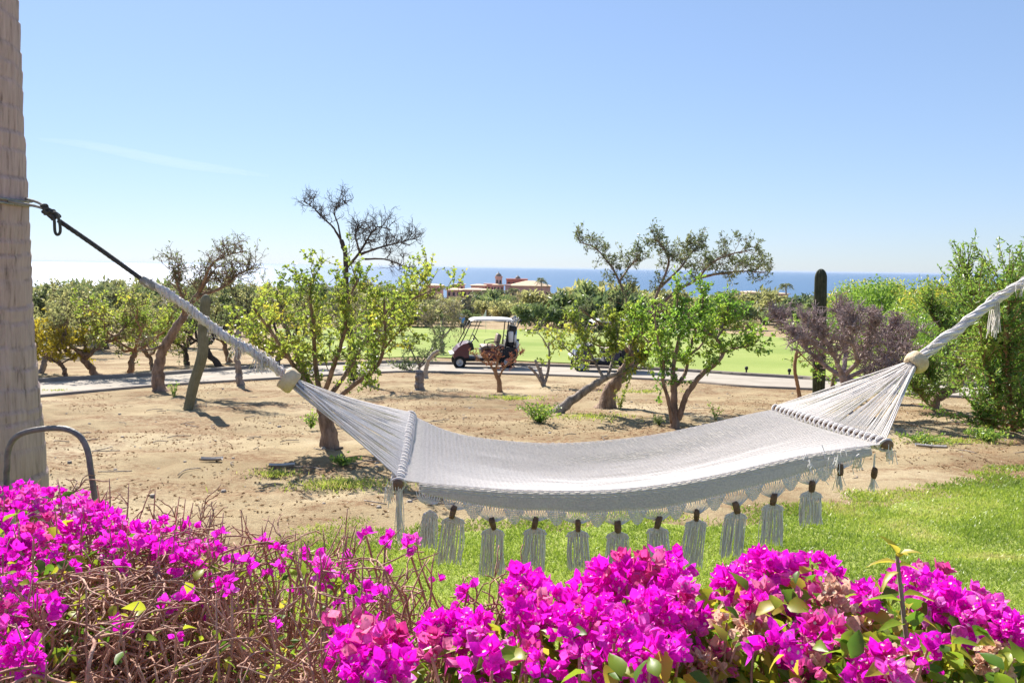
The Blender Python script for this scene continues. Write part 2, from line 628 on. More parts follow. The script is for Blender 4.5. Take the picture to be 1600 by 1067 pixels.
M['cart_navy'] = surf_mat('navy_paint', (0.014, 0.017, 0.05), (0.022, 0.026, 0.07), 3, 0.3, 0, spec=0.5)
M['black'] = surf_mat('black_plastic', (0.012, 0.012, 0.015), (0.03, 0.03, 0.034), 20, 0.6, 0.2, 60)
M['tyre'] = surf_mat('tyre_rubber', (0.012, 0.012, 0.012), (0.028, 0.027, 0.025), 30, 0.85, 0.3, 90)
M['white'] = surf_mat('white_plastic', (0.66, 0.65, 0.62), (0.78, 0.77, 0.74), 4, 0.45, 0.05, 60)
M['rim'] = surf_mat('rim_metal', (0.42, 0.42, 0.43), (0.58, 0.58, 0.58), 20, 0.4, 0, metal=0.4)
M['seat'] = surf_mat('seat_vinyl', (0.17, 0.12, 0.09), (0.24, 0.18, 0.135), 12, 0.55, 0.2, 40)
M['skin'] = surf_mat('skin', (0.42, 0.25, 0.17), (0.50, 0.31, 0.22), 10, 0.6, 0)
M['blue_shirt'] = surf_mat('blue_shirt', (0.10, 0.24, 0.62), (0.14, 0.30, 0.70), 8, 0.85, 0.2, 30)
M['dark_cloth'] = surf_mat('dark_shorts', (0.03, 0.035, 0.06), (0.05, 0.055, 0.09), 8, 0.85, 0.2, 30)
M['grey_cap'] = surf_mat('grey_cap', (0.42, 0.42, 0.43), (0.52, 0.52, 0.53), 8, 0.85, 0.2, 30)
M['pink_wall'] = surf_mat('pink_stucco', (0.45, 0.29, 0.27), (0.53, 0.35, 0.32), 0.4, 0.9, 0.1, 3)
M['rose_wall'] = surf_mat('rose_stucco', (0.56, 0.33, 0.28), (0.64, 0.40, 0.34), 0.4, 0.9, 0.1, 3)
M['red_wall'] = surf_mat('red_stucco', (0.36, 0.135, 0.115), (0.43, 0.18, 0.15), 0.4, 0.9, 0.1, 3)
M['tan_roof'] = surf_mat('tan_tile', (0.56, 0.40, 0.26), (0.68, 0.52, 0.36), 1.2, 0.9, 0.5, 4)
M['dome'] = surf_mat('dome_tile', (0.20, 0.16, 0.13), (0.32, 0.26, 0.20), 1.2, 0.7, 0.3, 4)
M['window'] = surf_mat('dark_window', (0.03, 0.03, 0.035), (0.07, 0.065, 0.07), 1, 0.3, 0)
M['stone'] = surf_mat('pale_stone', (0.30, 0.25, 0.20), (0.46, 0.40, 0.33), 10, 0.9, 0.5, 30)
M['pale_bark'] = surf_mat('pale_bark', (0.42, 0.37, 0.32), (0.58, 0.53, 0.47), 10, 0.9, 0.5, 30)
M['litter'] = leaf_mat('dry_litter', [(0.14, 0.075, 0.035), (0.26, 0.15, 0.07), (0.40, 0.28, 0.16)], 0.2, 0.02)
# trunk bark with fissures running up and down
m_, N_, L_ = new_mat('palm_bark')
o_ = N_.new('ShaderNodeOutputMaterial')
b_ = N_.new('ShaderNodeBsdfPrincipled')
t_ = N_.new('ShaderNodeTexCoord')
mp_ = N_.new('ShaderNodeMapping')
mp_.inputs['Scale'].default_value = (42, 42, 4)
L_.new(t_.outputs['Object'], mp_.inputs['Vector'])
n_ = N_.new('ShaderNodeTexNoise')
n_.inputs['Scale'].default_value = 1
n_.inputs['Detail'].default_value = 7
n_.inputs['Roughness'].default_value = 0.7
L_.new(mp_.outputs[0], n_.inputs['Vector'])
cr_ = ramp(N_, [(0.30, (0.16, 0.11, 0.09)), (0.43, (0.44, 0.315, 0.28)), (0.7, (0.60, 0.44, 0.40))])
L_.new(n_.outputs['Fac'], cr_.inputs['Fac'])
at_ = N_.new('ShaderNodeAttribute')
at_.attribute_name = 'rnd'
mx_ = N_.new('ShaderNodeMix')
mx_.data_type = 'RGBA'
mx_.inputs['B'].default_value = (0.10, 0.07, 0.055, 1)
L_.new(at_.outputs['Fac'], mx_.inputs['Factor'])
L_.new(cr_.outputs['Color'], mx_.inputs['A'])
L_.new(mx_.outputs['Result'], b_.inputs['Base Color'])
b_.inputs['Roughness'].default_value = 0.9
bp_ = N_.new('ShaderNodeBump')
bp_.inputs['Strength'].default_value = 0.8
bp_.inputs['Distance'].default_value = 0.012
L_.new(n_.outputs['Fac'], bp_.inputs['Height'])
L_.new(bp_.outputs[0], b_.inputs['Normal'])
L_.new(b_.outputs[0], o_.inputs['Surface'])
M['palm_bark'] = m_

# ------------------------------------------------------------------ the setting
FAR = [(-260, 626), (-100, 612), (69, 599), (240, 589), (400, 577), (590, 569), (676, 570), (861, 574), (1050, 581), (1159, 588), (1243, 593), (1315, 598), (1500, 604), (1700, 613), (1900, 622)]
NEAR = [(-260, 652), (-100, 635), (69, 619), (240, 604), (400, 594), (590, 583), (676, 582), (861, 587), (1050, 595), (1159, 604), (1243, 608), (1315, 611), (1500, 621), (1700, 632), (1900, 643)]
far_e = catmull([gp(*p) for p in FAR], 6)
near_e = catmull([gp(*p) for p in NEAR], 6)
LAWN = [(-200, 1180), (100, 1000), (250, 905), (330, 850), (400, 836), (520, 826), (650, 816), (850, 800), (1000, 790), (1200, 778), (1320, 762), (1400, 748), (1500, 740), (1600, 735), (1800, 730), (2100, 728)]
lawn_e = np.array([gp(*p) for p in LAWN])
lawn_e = lawn_e[np.argsort(lawn_e[:, 0])]


def lawn_edge(x):
    return np.interp(x, lawn_e[:, 0], lawn_e[:, 1])


def path_near_y(x):
    return np.interp(x, near_e[:, 0], near_e[:, 1])


xs = np.concatenate([-np.geomspace(2200, 15, 34), np.arange(-14.5, 16.5, 0.12), np.geomspace(17, 2200, 34)])
ys = np.concatenate([[-40, -20, -10, -5, -2, 0], np.arange(1, 29, 0.12), np.geomspace(29.5, 950, 60)])
X, Y = np.meshgrid(xs, ys, indexing='ij')
Z = terrain(X, Y)
dz = (fbm(X * 0.7, Y * 0.7, 3, 3) - 0.45) * 0.12 + (fbm(X * 3.3, Y * 3.3, 11, 3) - 0.45) * 0.10
msk = np.clip((path_near_y(X) - 0.5 - Y) / 1.5, 0, 1) * np.clip((Y - lawn_edge(X) - 0.1) / 0.8, 0, 1) * (np.abs(X) < 17)
Z = Z + dz * msk
mb = MB()
mb.grid(np.stack([X, Y, Z], -1))
ground = tag(mb.build('ground', M['sand']), kind='structure')

SEA_Z = -26.0
mb = MB()
R = 60000
sx = np.concatenate([-np.geomspace(R, 400, 14), [0], np.geomspace(400, R, 14)])
sy = np.geomspace(560, R, 30)
SX, SY = np.meshgrid(sx, sy, indexing='ij')
mb.grid(np.stack([SX, SY, np.full_like(SX, SEA_Z)], -1))
tag(mb.build('sea', M['sea']), kind='structure')

# lawn soil sheet
lx = np.arange(-3.2, 9.5, 0.1)
edge = lawn_edge(lx) + (fbm(lx * 2.0, lx * 0, 5) - 0.45) * 0.9 - 0.75
tv = np.linspace(0, 1, 40)
LX = np.repeat(lx[:, None], 40, 1)
LY = 0.3 + tv[None] * (edge[:, None] - 0.3)
mb = MB()
mb.grid(np.stack([LX, LY, terrain(LX, LY) + 0.006], -1))
tag(mb.build('lawn', M['lawn']), kind='structure')

# cart path and kerbs
n = len(far_e)
tv = np.linspace(0, 1, 12)[None, :, None]
PA = near_e[:, None, :] * (1 - tv) + far_e[:, None, :] * tv
PA[..., 2] = terrain(PA[..., 0], PA[..., 1]) + 0.03
mb = MB()
mb.grid(PA)
tag(mb.build('cart_path', M['path']), kind='structure')


def kerb_strip(edge, sgn, h=0.13, w=0.2):
    T = unit(np.gradient(edge, axis=0))
    Nn = np.stack([-T[:, 1], T[:, 0], T[:, 2] * 0], -1) * sgn
    z = terrain(edge[:, 0], edge[:, 1])
    rows = []
    for off, up in ((0, -0.1), (0, h - .02), (0.03, h), (w - .03, h), (w, h - .02), (w, -0.1)):
        p = edge + Nn * off
        p[:, 2] = terrain(p[:, 0], p[:, 1]) + up
        rows.append(p)
    V = np.stack(rows, 1)
    m = MB()
    m.grid(V)
    return m


tag(kerb_strip(far_e, 1).build('kerb', M['kerb']), kind='structure')
tag(kerb_strip(near_e, -1, 0.06, 0.14).build('kerb', M['kerb']), kind='structure')

# fairway
FF = [(430, 514), (560, 512), (620, 510), (700, 512), (760, 515), (880, 515), (1000, 515), (1100, 519), (1160, 523), (1230, 529), (1320, 540), (1420, 558), (1480, 585)]
ff = catmull([gp(*p) for p in FF], 6)
FN = [(470, 566), (590, 560), (676, 559), (861, 567), (1050, 576), (1159, 583), (1243, 589), (1315, 594), (1400, 597), (1480, 599)]
fn = catmull([gp(*p) for p in FN], 8)
ts = np.linspace(0, 1, 80)
ff = np.stack([np.interp(ts, np.linspace(0, 1, len(ff)), ff[:, k]) for k in range(3)], -1)
fn = np.stack([np.interp(ts, np.linspace(0, 1, len(fn)), fn[:, k]) for k in range(3)], -1)
tv = np.linspace(0, 1, 50)[None, :, None]
FW = fn[:, None] * (1 - tv) + ff[:, None] * tv
FW[..., 2] = terrain(FW[..., 0], FW[..., 1]) + 0.035
mb = MB()
mb.grid(FW)
tag(mb.build('fairway', M['fairway']), kind='structure')

# thin streak of cloud, an elongated wisp of real volume high over the sea
rgc = np.random.RandomState(8)
A = at(60, 218, 5000)
B = at(420, 276, 5000)
mb = MB()
tt = np.linspace(0, 1, 40)
P = A[None] * (1 - tt[:, None]) + B[None] * tt[:, None] + np.stack([tt * 0, tt * 0, 18 * np.sin(tt * 7) * (1 - tt)], -1)
mb.tube(P, 8 + 26 * np.sin(math.pi * np.clip(tt, 0.01, 0.99)) ** 0.8, 14)
m_, N_, L_ = new_mat('cloud_vapour')
o_ = N_.new('ShaderNodeOutputMaterial')
v_ = N_.new('ShaderNodeVolumePrincipled')
v_.inputs['Density'].default_value = 0.0016
v_.inputs['Color'].default_value = (1, 1, 1, 1)
L_.new(v_.outputs[0], o_.inputs['Volume'])
tag(mb.build('cloud', m_, origin=tuple(A)), 'thin white streak of cloud in the blue sky above the sea', 'cloud')

# pale sea haze: one thin layer of air over land and water
m_, N_, L_ = new_mat('sea_haze')
o_ = N_.new('ShaderNodeOutputMaterial')
v_ = N_.new('ShaderNodeVolumePrincipled')
v_.inputs['Density'].default_value = 0.00004
v_.inputs['Color'].default_value = (0.46, 0.53, 0.64, 1)
v_.inputs['Anisotropy'].default_value = 0.2
L_.new(v_.outputs[0], o_.inputs['Volume'])
mb = MB()
mb.box((0, 0, (-52.0 + 9.0) / 2), (126000, 126000, 61.0))
tag(mb.build('haze', m_, smooth=False), kind='stuff')

# ------------------------------------------------------------------ far: hotel by the sea
HD = 350.0


def px_box(x0, y0, x1, y1, d):
    a = at(x0, y1, d)
    b = at(x1, y0, d)
    return a, b


def building(label, x0, y0, x1, y1, wall, roof='flat', roof_px=4, d=HD, deep=10, name='hotel_building', dome=None, win=0, base=-20):
    a, b = px_box(x0, y0, x1, y1, d)
    cx = (a[0] + b[0]) / 2
    w = b[0] - a[0]
    top = b[2]
    lo = terrain(cx, d) - 0.5
    t = thing(name, label, 'building', (cx, d + deep / 2, lo))
    mb = MB()
    mb.box((cx, d + deep / 2, (top + lo) / 2), (w, deep, top - lo), bevel=0.05)
    wl_ = mb.build('wall', M[wall], t, smooth=False)
    rh = roof_px * d / F_PX
    if roof == 'hip':
        mb = MB()
        e = 0.6
        hx, hy = w / 2 + e, deep / 2 + e
        rx = max(hx - hy, 0.2 * hx)
        v = [[-hx, -hy, 0], [hx, -hy, 0], [hx, hy, 0], [-hx, hy, 0], [-hx, -hy, .25], [hx, -hy, .25], [hx, hy, .25], [-hx, hy, .25], [-rx, 0, rh], [rx, 0, rh]]
        mb.add(np.array(v) + np.array([cx, d + deep / 2, top + 0.01]), [[0, 1, 5, 4], [1, 2, 6, 5], [2, 3, 7, 6], [3, 0, 4, 7], [4, 5, 9, 8], [6, 7, 8, 9], [3, 2, 1, 0]], [[5, 6, 9], [7, 4, 8]])
        mb.build('roof', M['tan_roof'], t, smooth=False)
    elif roof == 'flat':
        mb = MB()
        mb.box((cx, d + deep / 2, top + 0.3), (w + 0.5, deep + 0.5, 0.55), bevel=0.06)
        mb.build('parapet', M[wall], t, smooth=False)
    if dome:
        x, y_base, y_top, r_px = dome
        c = at(x, y_base, d + deep / 2)
        r = r_px * d / F_PX
        h = (y_base - y_top) * d / F_PX
        mb = MB()
        prof = [(r * 1.12, -0.3), (r * 1.12, 0)] + [(r * math.cos(k * math.pi / 16), h * 0.72 * math.sin(k * math.pi / 16)) for k in range(0, 8)] + [(r * .12, h * .75), (r * .05, h), (0.0, h)]
        mb.lathe(prof, c, 16)
        mb.build('dome', M['dome'], t)
    for k in range(win):
        mb = MB()
        wx = a[0] + w * (k + 0.5) / win
        mb.box((wx, d - 0.02, top - 0.45 * (top - a[2])), (min(1.3, w / win * .45), 0.12, min(2.2, (top - a[2]) * .45)))
        mb.build('window', M['window'], t, smooth=False)
    return t


building('pink tower block topped by the tallest brown dome', 774, 434, 784.5, 450, 'rose_wall', 'flat', dome=(779, 433.5, 424, 5.2), win=2, deep=4, d=346)
building('low pink block around the foot of the domed tower', 770.5, 446, 787, 458, 'pink_wall', 'hip', 2.2, d=342, deep=6, win=3)
building('red block with small dome peeping over its flat roof', 791, 438, 824, 452, 'red_wall', 'flat', dome=(809, 437, 429, 4.6), d=356, win=4)
building('wide rose hall under the broad tan tiled roof', 797, 448, 860, 474, 'rose_wall', 'hip', 8.5, d=340, deep=14, win=7)
building('narrow pink wing beside the wide tan roofed hall', 789, 447, 797, 476, 'pink_wall', 'flat', d=338, deep=8, win=1)
building('long mauve wing joining the domed tower on its seaward side', 756, 445.5, 772, 458, 'rose_wall', 'flat', d=360, deep=8, win=3)
building('pink house with shallow tan roof left of the domed tower', 736, 447, 758, 460, 'pink_wall', 'hip', 2.6, d=352, win=4)
building('small pink house with squat dark dome', 711, 445, 725, 458, 'rose_wall', 'hip', 1.6, d=350, deep=6, dome=(719, 444, 437.5, 3.8), win=2)
building('long low house with pale tan roof among the bushes', 722, 454, 762, 466, 'rose_wall', 'hip', 3.2, d=325, win=5)
building('low tan roofed house nearest the dark thorn tree', 698, 454, 720, 466, 'rose_wall', 'hip', 3.6, d=320, win=3)
building('cream villa with red roof right of the thin leaved mesquite', 1168, 458, 1190, 470, 'rose_wall', 'hip', 2.6, d=300, win=3)
building('terracotta villa beside the small lone palm', 1196, 460, 1232, 472, 'pink_wall', 'hip', 2.8, d=290, win=4)
building('pale house half hidden in scrub by the sea', 660, 447, 690, 460, 'rose_wall', 'hip', 3.0, d=380, win=4)
building('red roofed villa behind the bare purple shrub', 1395, 457, 1432, 470, 'pink_wall', 'hip', 2.4, d=310, win=4)

# ------------------------------------------------------------------ trees
def rand_unit(rg, n):
    return unit(rg.normal(size=(n, 3)))


class Plant:
    """Collects wood tubes and leaves."""
    def __init__(self, seed):
        self.rg = np.random.RandomState(seed)
        self.wood = MB()
        self.tips = []
        self.lp = []
        self.ld = []

    def limb(self, pts, r0, r1, n=8, per=6, wob=0.02, flare=1.0):
        P = catmull(pts, per)
        k = len(P)
        w = self.rg.normal(size=(k, 3)) * wob
        w[0] = 0
        P = P + w
        t = np.linspace(0, 1, k)
        r = r0 + (r1 - r0) * t ** 0.8
        r = r * (1 + (flare - 1) * np.exp(-t * 14)) * (1 + 0.045 * self.rg.normal(size=k))
        self.wood.tube(P, np.maximum(r, 0.002), n)
        return P, r

    def twig(self, p, d, L, r, level, kink=0.25, up=0.1, kids=3, n=4, leafn=4, spread=0.8, min_leaf_level=0):
        rg = self.rg
        k = 5
        P = [np.array(p)]
        dd = unit(d)
        for i in range(k):
            dd = unit(dd + rg.normal(size=3) * kink + np.array([0, 0, up]))
            P.append(P[-1] + dd * L / k)
        P = np.array(P)
        self.wood.tube(P, np.linspace(r, r * 0.45, k + 1), n, caps=False)
        if level <= min_leaf_level:
            for q in range(leafn):
                t = rg.rand() * 0.75 + 0.25
                i = min(int(t * k), k - 1)
                self.lp.append(P[i] + (P[i + 1] - P[i]) * (t * k - i) + rg.normal(size=3) * 0.012)
                self.ld.append(unit(dd * 0.4 + rg.normal(size=3) * 0.7 + np.array([0, 0, -0.1])))
        if level == 0:
            self.tips.append((P[-1], dd))
            return
        for q in range(kids):
            t = 0.3 + 0.7 * (q + rg.rand()) / kids
            i = min(int(t * k), k - 1)
            base = P[i] + (P[i + 1] - P[i]) * (t * k - i)
            nd = unit(dd + rg.normal(size=3) * spread)
            self.twig(base, nd, L * (0.5 + 0.3 * rg.rand()), r * 0.6, level - 1, kink, up, kids, n, leafn, spread, min_leaf_level)

    def twigs_on(self, P, count, L, r, level=1, t0=0.35, out=1.0, up=0.35, **kw):
        rg = self.rg
        k = len(P)
        for q in range(count):
            t = t0 + (1 - t0) * (q + rg.rand()) / count
            i = min(int(t * (k - 1)), k - 2)
            tan = unit(P[i + 1] - P[i])
            d = unit(tan * 0.55 + rg.normal(size=3) * out * 0.6 + np.array([0, 0, up]))
            self.twig(P[i], d, L * (0.6 + 0.6 * rg.rand()), r, level, **kw)

    def finish(self, name, label, cat, base, bark, leafmat=None, leafL=0.05, leafW=0.03, group=None, wood_name='trunk', crown_name='crown'):
        t = thing(name, label, cat, base, group)
        self.wood.build(wood_name, M[bark], t)
        if leafmat and len(self.lp):
            mb = MB()
            n = len(self.lp)
            rg = self.rg
            P = np.array(self.lp)
            # neighbouring leaves share an age: yellow and green gather in clumps
            c = fbm(P[:, 0] * 2.2 + 31, P[:, 2] * 2.2 + P[:, 1] * 1.3, 7, 2) / 0.75
            r = np.clip(0.15 + 0.75 * (c - 0.25) * 1.3 + rg.normal(size=n) * 0.16, 0, 1)
            mb.leaves(P, np.array(self.ld), leafL * (0.6 + 0.7 * rg.rand(n)), leafW * (0.6 + 0.7 * rg.rand(n)), rg, rnd=r)
            mb.build(crown_name, M[leafmat], t, smooth=False)
        return t


def photo_tree(label, base_px, limbs, twn, twL, seed, bark, leafmat, leafL=0.06, leafW=0.04, name='small_tree', level=1, kids=3, leafn=5, cat='tree', group=None, sink=0.06, twr=0.008, t0=0.35, up=0.35, kink=0.25, spread=0.8, d=None, min_leaf_level=1, flare=1.5, out=1.0, caxis=0.0):
    """limbs: (list of (px, py, metres nearer or farther), r0, r1, twig share)."""
    pl = Plant(seed)
    b = gp(*base_px) if d is None else at(base_px[0], base_px[1], d)
    if d is not None:
        b[2] = terrain(b[0], b[1])
    for k, (pts, r0, r1, share) in enumerate(limbs):
        W = [at(p[0], p[1], b[1] + (p[2] if len(p) > 2 else 0)) for p in pts]
        if k == 0:
            W[0] = b - np.array([0, 0, sink])
        P, r = pl.limb(W, r0, r1, n=9 if r0 > .03 else 6, wob=r0 * 0.07, flare=flare if k == 0 else 1.0)
        if share > 0:
            pl.twigs_on(P, int(twn * share), twL, twr, level, t0=t0 if k else max(t0, 0.5), up=up, kids=kids, leafn=leafn, kink=kink, spread=spread, min_leaf_level=min_leaf_level, out=out)
    return pl.finish(name, label, cat, b, bark, leafmat, leafL, leafW, group)


# the multi-stemmed lime tree behind the hammock's left fan
photo_tree('lime green many stemmed tree rising behind the left string fan of the hammock', (516, 698), [
    ([(516, 698), (512, 665), (505, 635), (498, 610)], 0.115, 0.075, 0),
    ([(505, 635), (478, 600, -.1), (452, 560, -.3), (425, 520, -.5), (395, 480, -.7)], 0.042, 0.014, 1.3),
    ([(500, 620), (470, 575, .2), (455, 530, .5), (440, 490, .7), (432, 452, .9)], 0.038, 0.012, 1.2),
    ([(500, 615), (492, 560, .1), (490, 510, -.1), (484, 460, -.2), (490, 428, -.3)], 0.038, 0.012, 1.2),
    ([(505, 620), (522, 570, -.3), (538, 520, -.5), (545, 470, -.7), (560, 435, -.8)], 0.038, 0.012, 1.3),
    ([(508, 628), (540, 585, .3), (566, 540, .5), (590, 500, .7), (640, 460, .9), (672, 425, 1.0)], 0.038, 0.011, 1.5),
    ([(510, 635), (555, 600, -.2), (590, 570, -.4), (600, 540, -.5), (602, 505, -.6), (600, 468, -.7)], 0.036, 0.012, 1.2),
    ([(566, 540, .5), (605, 498, .6), (640, 470, .4), (690, 448, .3)], 0.025, 0.008, 0.9),
    ([(452, 560, -.3), (410, 545, -.2), (385, 520, 0)], 0.02, 0.008, 0.7),
    ([(600, 545, -.4), (622, 520, -.5), (655, 500, -.6)], 0.02, 0.008, 0.5),
], 22, 0.36, 21, 'bark', 'lime', 0.050, 0.042, leafn=10, up=0.25, twr=.006, t0=.18)

# dead thorn tree
photo_tree('tall almost leafless dark thorn tree standing out against the sky', (552, 560), [
    ([(552, 575), (546, 500), (541, 440), (540, 400), (533, 375)], 0.10, 0.055, 0.2),
    ([(533, 376), (520, 355, -.2), (506, 342, -.4), (490, 325, -.5), (474, 315, -.6)], 0.034, 0.009, 1.5),
    ([(533, 376), (528, 350, .3), (522, 330, .5), (532, 312, .6), (540, 318, .7)], 0.027, 0.008, 1.3),
    ([(540, 420), (562, 395, .1), (575, 372, .2), (590, 355, .3), (612, 360, .2)], 0.045, 0.010, 2.4),
    ([(562, 395, .1), (556, 370, -.4), (560, 352, -.5)], 0.03, 0.012, 1.6),
    ([(562, 398, .1), (590, 388, -.3), (620, 380, -.5), (650, 372, -.6)], 0.04, 0.010, 2.2),
    ([(570, 405), (600, 405, .3), (622, 412, .3), (640, 420, .4)], 0.03, 0.010, 1.2),
], 10, 0.40, 33, 'bark_dark', 'mesq', 0.07, 0.025, name='thorn_tree', level=2, kids=4, leafn=0, up=0.12, kink=0.32, spread=0.9, d=22, twr=0.012, min_leaf_level=0)

# gnarled leaning tree by the cart path, left
photo_tree('gnarled dark tree leaning over the tall leaning cactus by the path', (250, 612), [
    ([(250, 612), (247, 585), (252, 555), (268, 525), (288, 492)], 0.15, 0.085, 0),
    ([(288, 492), (305, 465, .2), (322, 440, .3), (335, 422, .4)], 0.075, 0.02, 1.6),
    ([(288, 495), (284, 465, -.3), (276, 440, -.5), (270, 418, -.6)], 0.05, 0.015, 1.5),
    ([(305, 465, .2), (345, 450, .4), (370, 430, .5), (392, 420, .6)], 0.05, 0.014, 1.8),
    ([(312, 455, .2), (330, 415, -.2), (352, 400, -.3), (385, 392, -.4)], 0.035, 0.009, 1.0),
    ([(262, 535), (240, 545, -.2), (215, 548, -.3)], 0.045, 0.015, 0.3),
], 15, 0.36, 41, 'bark', 'mesq', 0.07, 0.03, name='gnarled_tree', level=2, kids=4, leafn=1, up=0.15, kink=0.33, spread=0.9, twr=0.012, min_leaf_level=0)

# bright tree right of centre
photo_tree('bright green rounded tree with five slim stems in open sand right of centre', (1055, 668), [
    ([(1055, 668), (1053, 640), (1053, 615), (1052, 590)], 0.075, 0.05, 0),
    ([(1051, 660), (1044, 625, -.1), (1036, 595, -.2), (1037, 565, -.3), (1028, 530, -.4), (1022, 490, -.4)], 0.04, 0.012, 1.1),
    ([(1052, 600), (1053, 565, .1), (1060, 530, .1), (1058, 490, .2), (1060, 455, .2)], 0.045, 0.012, 1.3),
    ([(1053, 606), (1070, 585, .3), (1076, 555, .4), (1085, 520, .5), (1096, 480, .5), (1100, 455, .5)], 0.04, 0.012, 1.4),
    ([(1060, 655), (1072, 620, -.1), (1092, 590, -.2), (1118, 568, -.3), (1130, 550, -.3), (1122, 532, -.3), (1100, 515, -.3)], 0.055, 0.022, 0.6),
    ([(1128, 552, -.3), (1145, 545, -.3), (1172, 540, -.2), (1188, 530, -.1)], 0.02, 0.008, 0.7),
    ([(1118, 530, -.3), (1132, 510, -.2), (1135, 485, -.1)], 0.025, 0.01, 0.9),
    ([(1053, 575), (1030, 550, .4), (1005, 525, .5), (1000, 500, .5)], 0.025, 0.009, 0.9),
    ([(1076, 555, .4), (1095, 540, .6), (1110, 510, .7), (1130, 480, .8)], 0.025, 0.009, 1.0),
], 22, 0.31, 52, 'bark', 'lime2', 0.058, 0.048, leafn=9, up=0.3, twr=.006, t0=.28)

# mesquite behind it
photo_tree('tall mesquite with a stout split trunk and feathery dark sprays against the sky', (948, 636), [
    ([(948, 636), (952, 612), (968, 590), (985, 560)], 0.17, 0.10, 0),
    ([(985, 560), (985, 520, .4), (982, 480, .8), (968, 440, 1.1), (950, 410, 1.3), (930, 388, 1.4), (905, 378, 1.5)], 0.046, 0.010, 1.4),
    ([(985, 560), (1010, 500, .8), (1030, 450, 1.2), (1045, 410, 1.4), (1035, 385, 1.5), (1022, 372, 1.5)], 0.046, 0.010, 1.3),
    ([(1010, 500, .8), (1050, 460, .9), (1090, 435, .9), (1110, 412, .8), (1140, 398, .8), (1175, 390, .8)], 0.044, 0.010, 1.5),
    ([(1090, 435, .9), (1120, 428, 1.2), (1160, 424, 1.4), (1196, 426, 1.5)], 0.035, 0.01, 1.3),
    ([(1030, 450, 1.2), (1062, 420, 1.6), (1080, 395, 1.8), (1090, 390, 1.8)], 0.035, 0.01, 1.2),
    ([(968, 440, 1.1), (985, 415, 1.6), (1000, 400, 1.8)], 0.03, 0.01, 0.7),
    ([(985, 555), (960, 520, -.3), (930, 500, -.5), (905, 480, -.6)], 0.05, 0.012, .45),
    ([(970, 535, -.2), (935, 540, -.5), (915, 525, -.6)], 0.03, 0.01, .25),
], 17, 0.31, 63, 'bark', 'mesq', 0.08, 0.026, name='mesquite_tree', level=2, kids=3, leafn=6, up=0.15, twr=0.007, min_leaf_level=0, flare=2.0)

# leaning yellow tree
photo_tree('yellow leaved tree lying low on a long leaning trunk above a dark weed', (866, 646), [
    ([(866, 646), (885, 632), (908, 615), (930, 600), (948, 590)], 0.10, 0.06, 0),
    ([(948, 590), (970, 582, -.1), (1000, 566, -.2), (1015, 545, -.3)], 0.05, 0.014, 1.0),
    ([(944, 592), (936, 578, .1), (922, 550, .2), (905, 520, .3), (895, 495, .4)], 0.032, 0.01, 0.95),
    ([(950, 588), (958, 560, .3), (965, 530, .4), (960, 500, .5)], 0.035, 0.012, 1.4),
    ([(970, 582, -.1), (985, 550, -.2), (990, 520, -.3), (980, 495, -.3)], 0.03, 0.01, 1.2),
    ([(930, 565, .15), (905, 560, -.2), (885, 545, -.3), (878, 535, -.3)], 0.022, 0.008, 0.35),
], 19, 0.33, 74, 'bark_grey', 'lime', 0.07, 0.055, leafn=9, up=0.2, twr=.006)

# little tree with V stems
photo_tree('sparse little tree whose bare stems fork in a V beside the path', (850, 603), [
    ([(850, 603), (848, 597), (845, 585), (836, 562)], 0.07, 0.035, 0),
    ([(849, 600), (836, 582, -.1), (826, 572, -.1)], 0.045, 0.03, 0),
    ([(850, 600), (856, 582, .1), (858, 560, .1), (857, 535, .2)], 0.05, 0.02, 0.5),
    ([(857, 545, .2), (845, 525, .2), (830, 515, .2)], 0.018, 0.007, 0.8),
    ([(857, 540, .2), (870, 528, .3), (880, 520, .3)], 0.018, 0.007, 0.8),
    ([(850, 600), (845, 580), (845, 574)], 0.045, 0.03, 0),
], 9, 0.36, 85, 'bark_grey', 'lime', 0.09, 0.07, leafn=4, up=0.1)

# reddish shrub in front of cart
photo_tree('small red leaved shrub on an orange stem in front of the golf cart', (781, 612), [
    ([(781, 614), (780, 598), (775, 584), (772, 575)], 0.07, 0.04, 0),
    ([(779, 590), (788, 575), (800, 562, .1)], 0.035, 0.012, 1.2),
    ([(774, 582), (765, 568), (755, 556, -.1)], 0.035, 0.012, 1.3),
    ([(774, 580), (778, 562), (780, 545, .1)], 0.035, 0.012, 1.4),
    ([(765, 570), (748, 562), (740, 552)], 0.02, 0.008, 0.7),
    ([(788, 573), (806, 558, -.1), (815, 550)], 0.02, 0.008, 0.8),
], 7, 0.17, 96, 'bark_red', 'redleaf', 0.05, 0.022, name='red_shrub', cat='shrub', leafn=6, up=0.2)

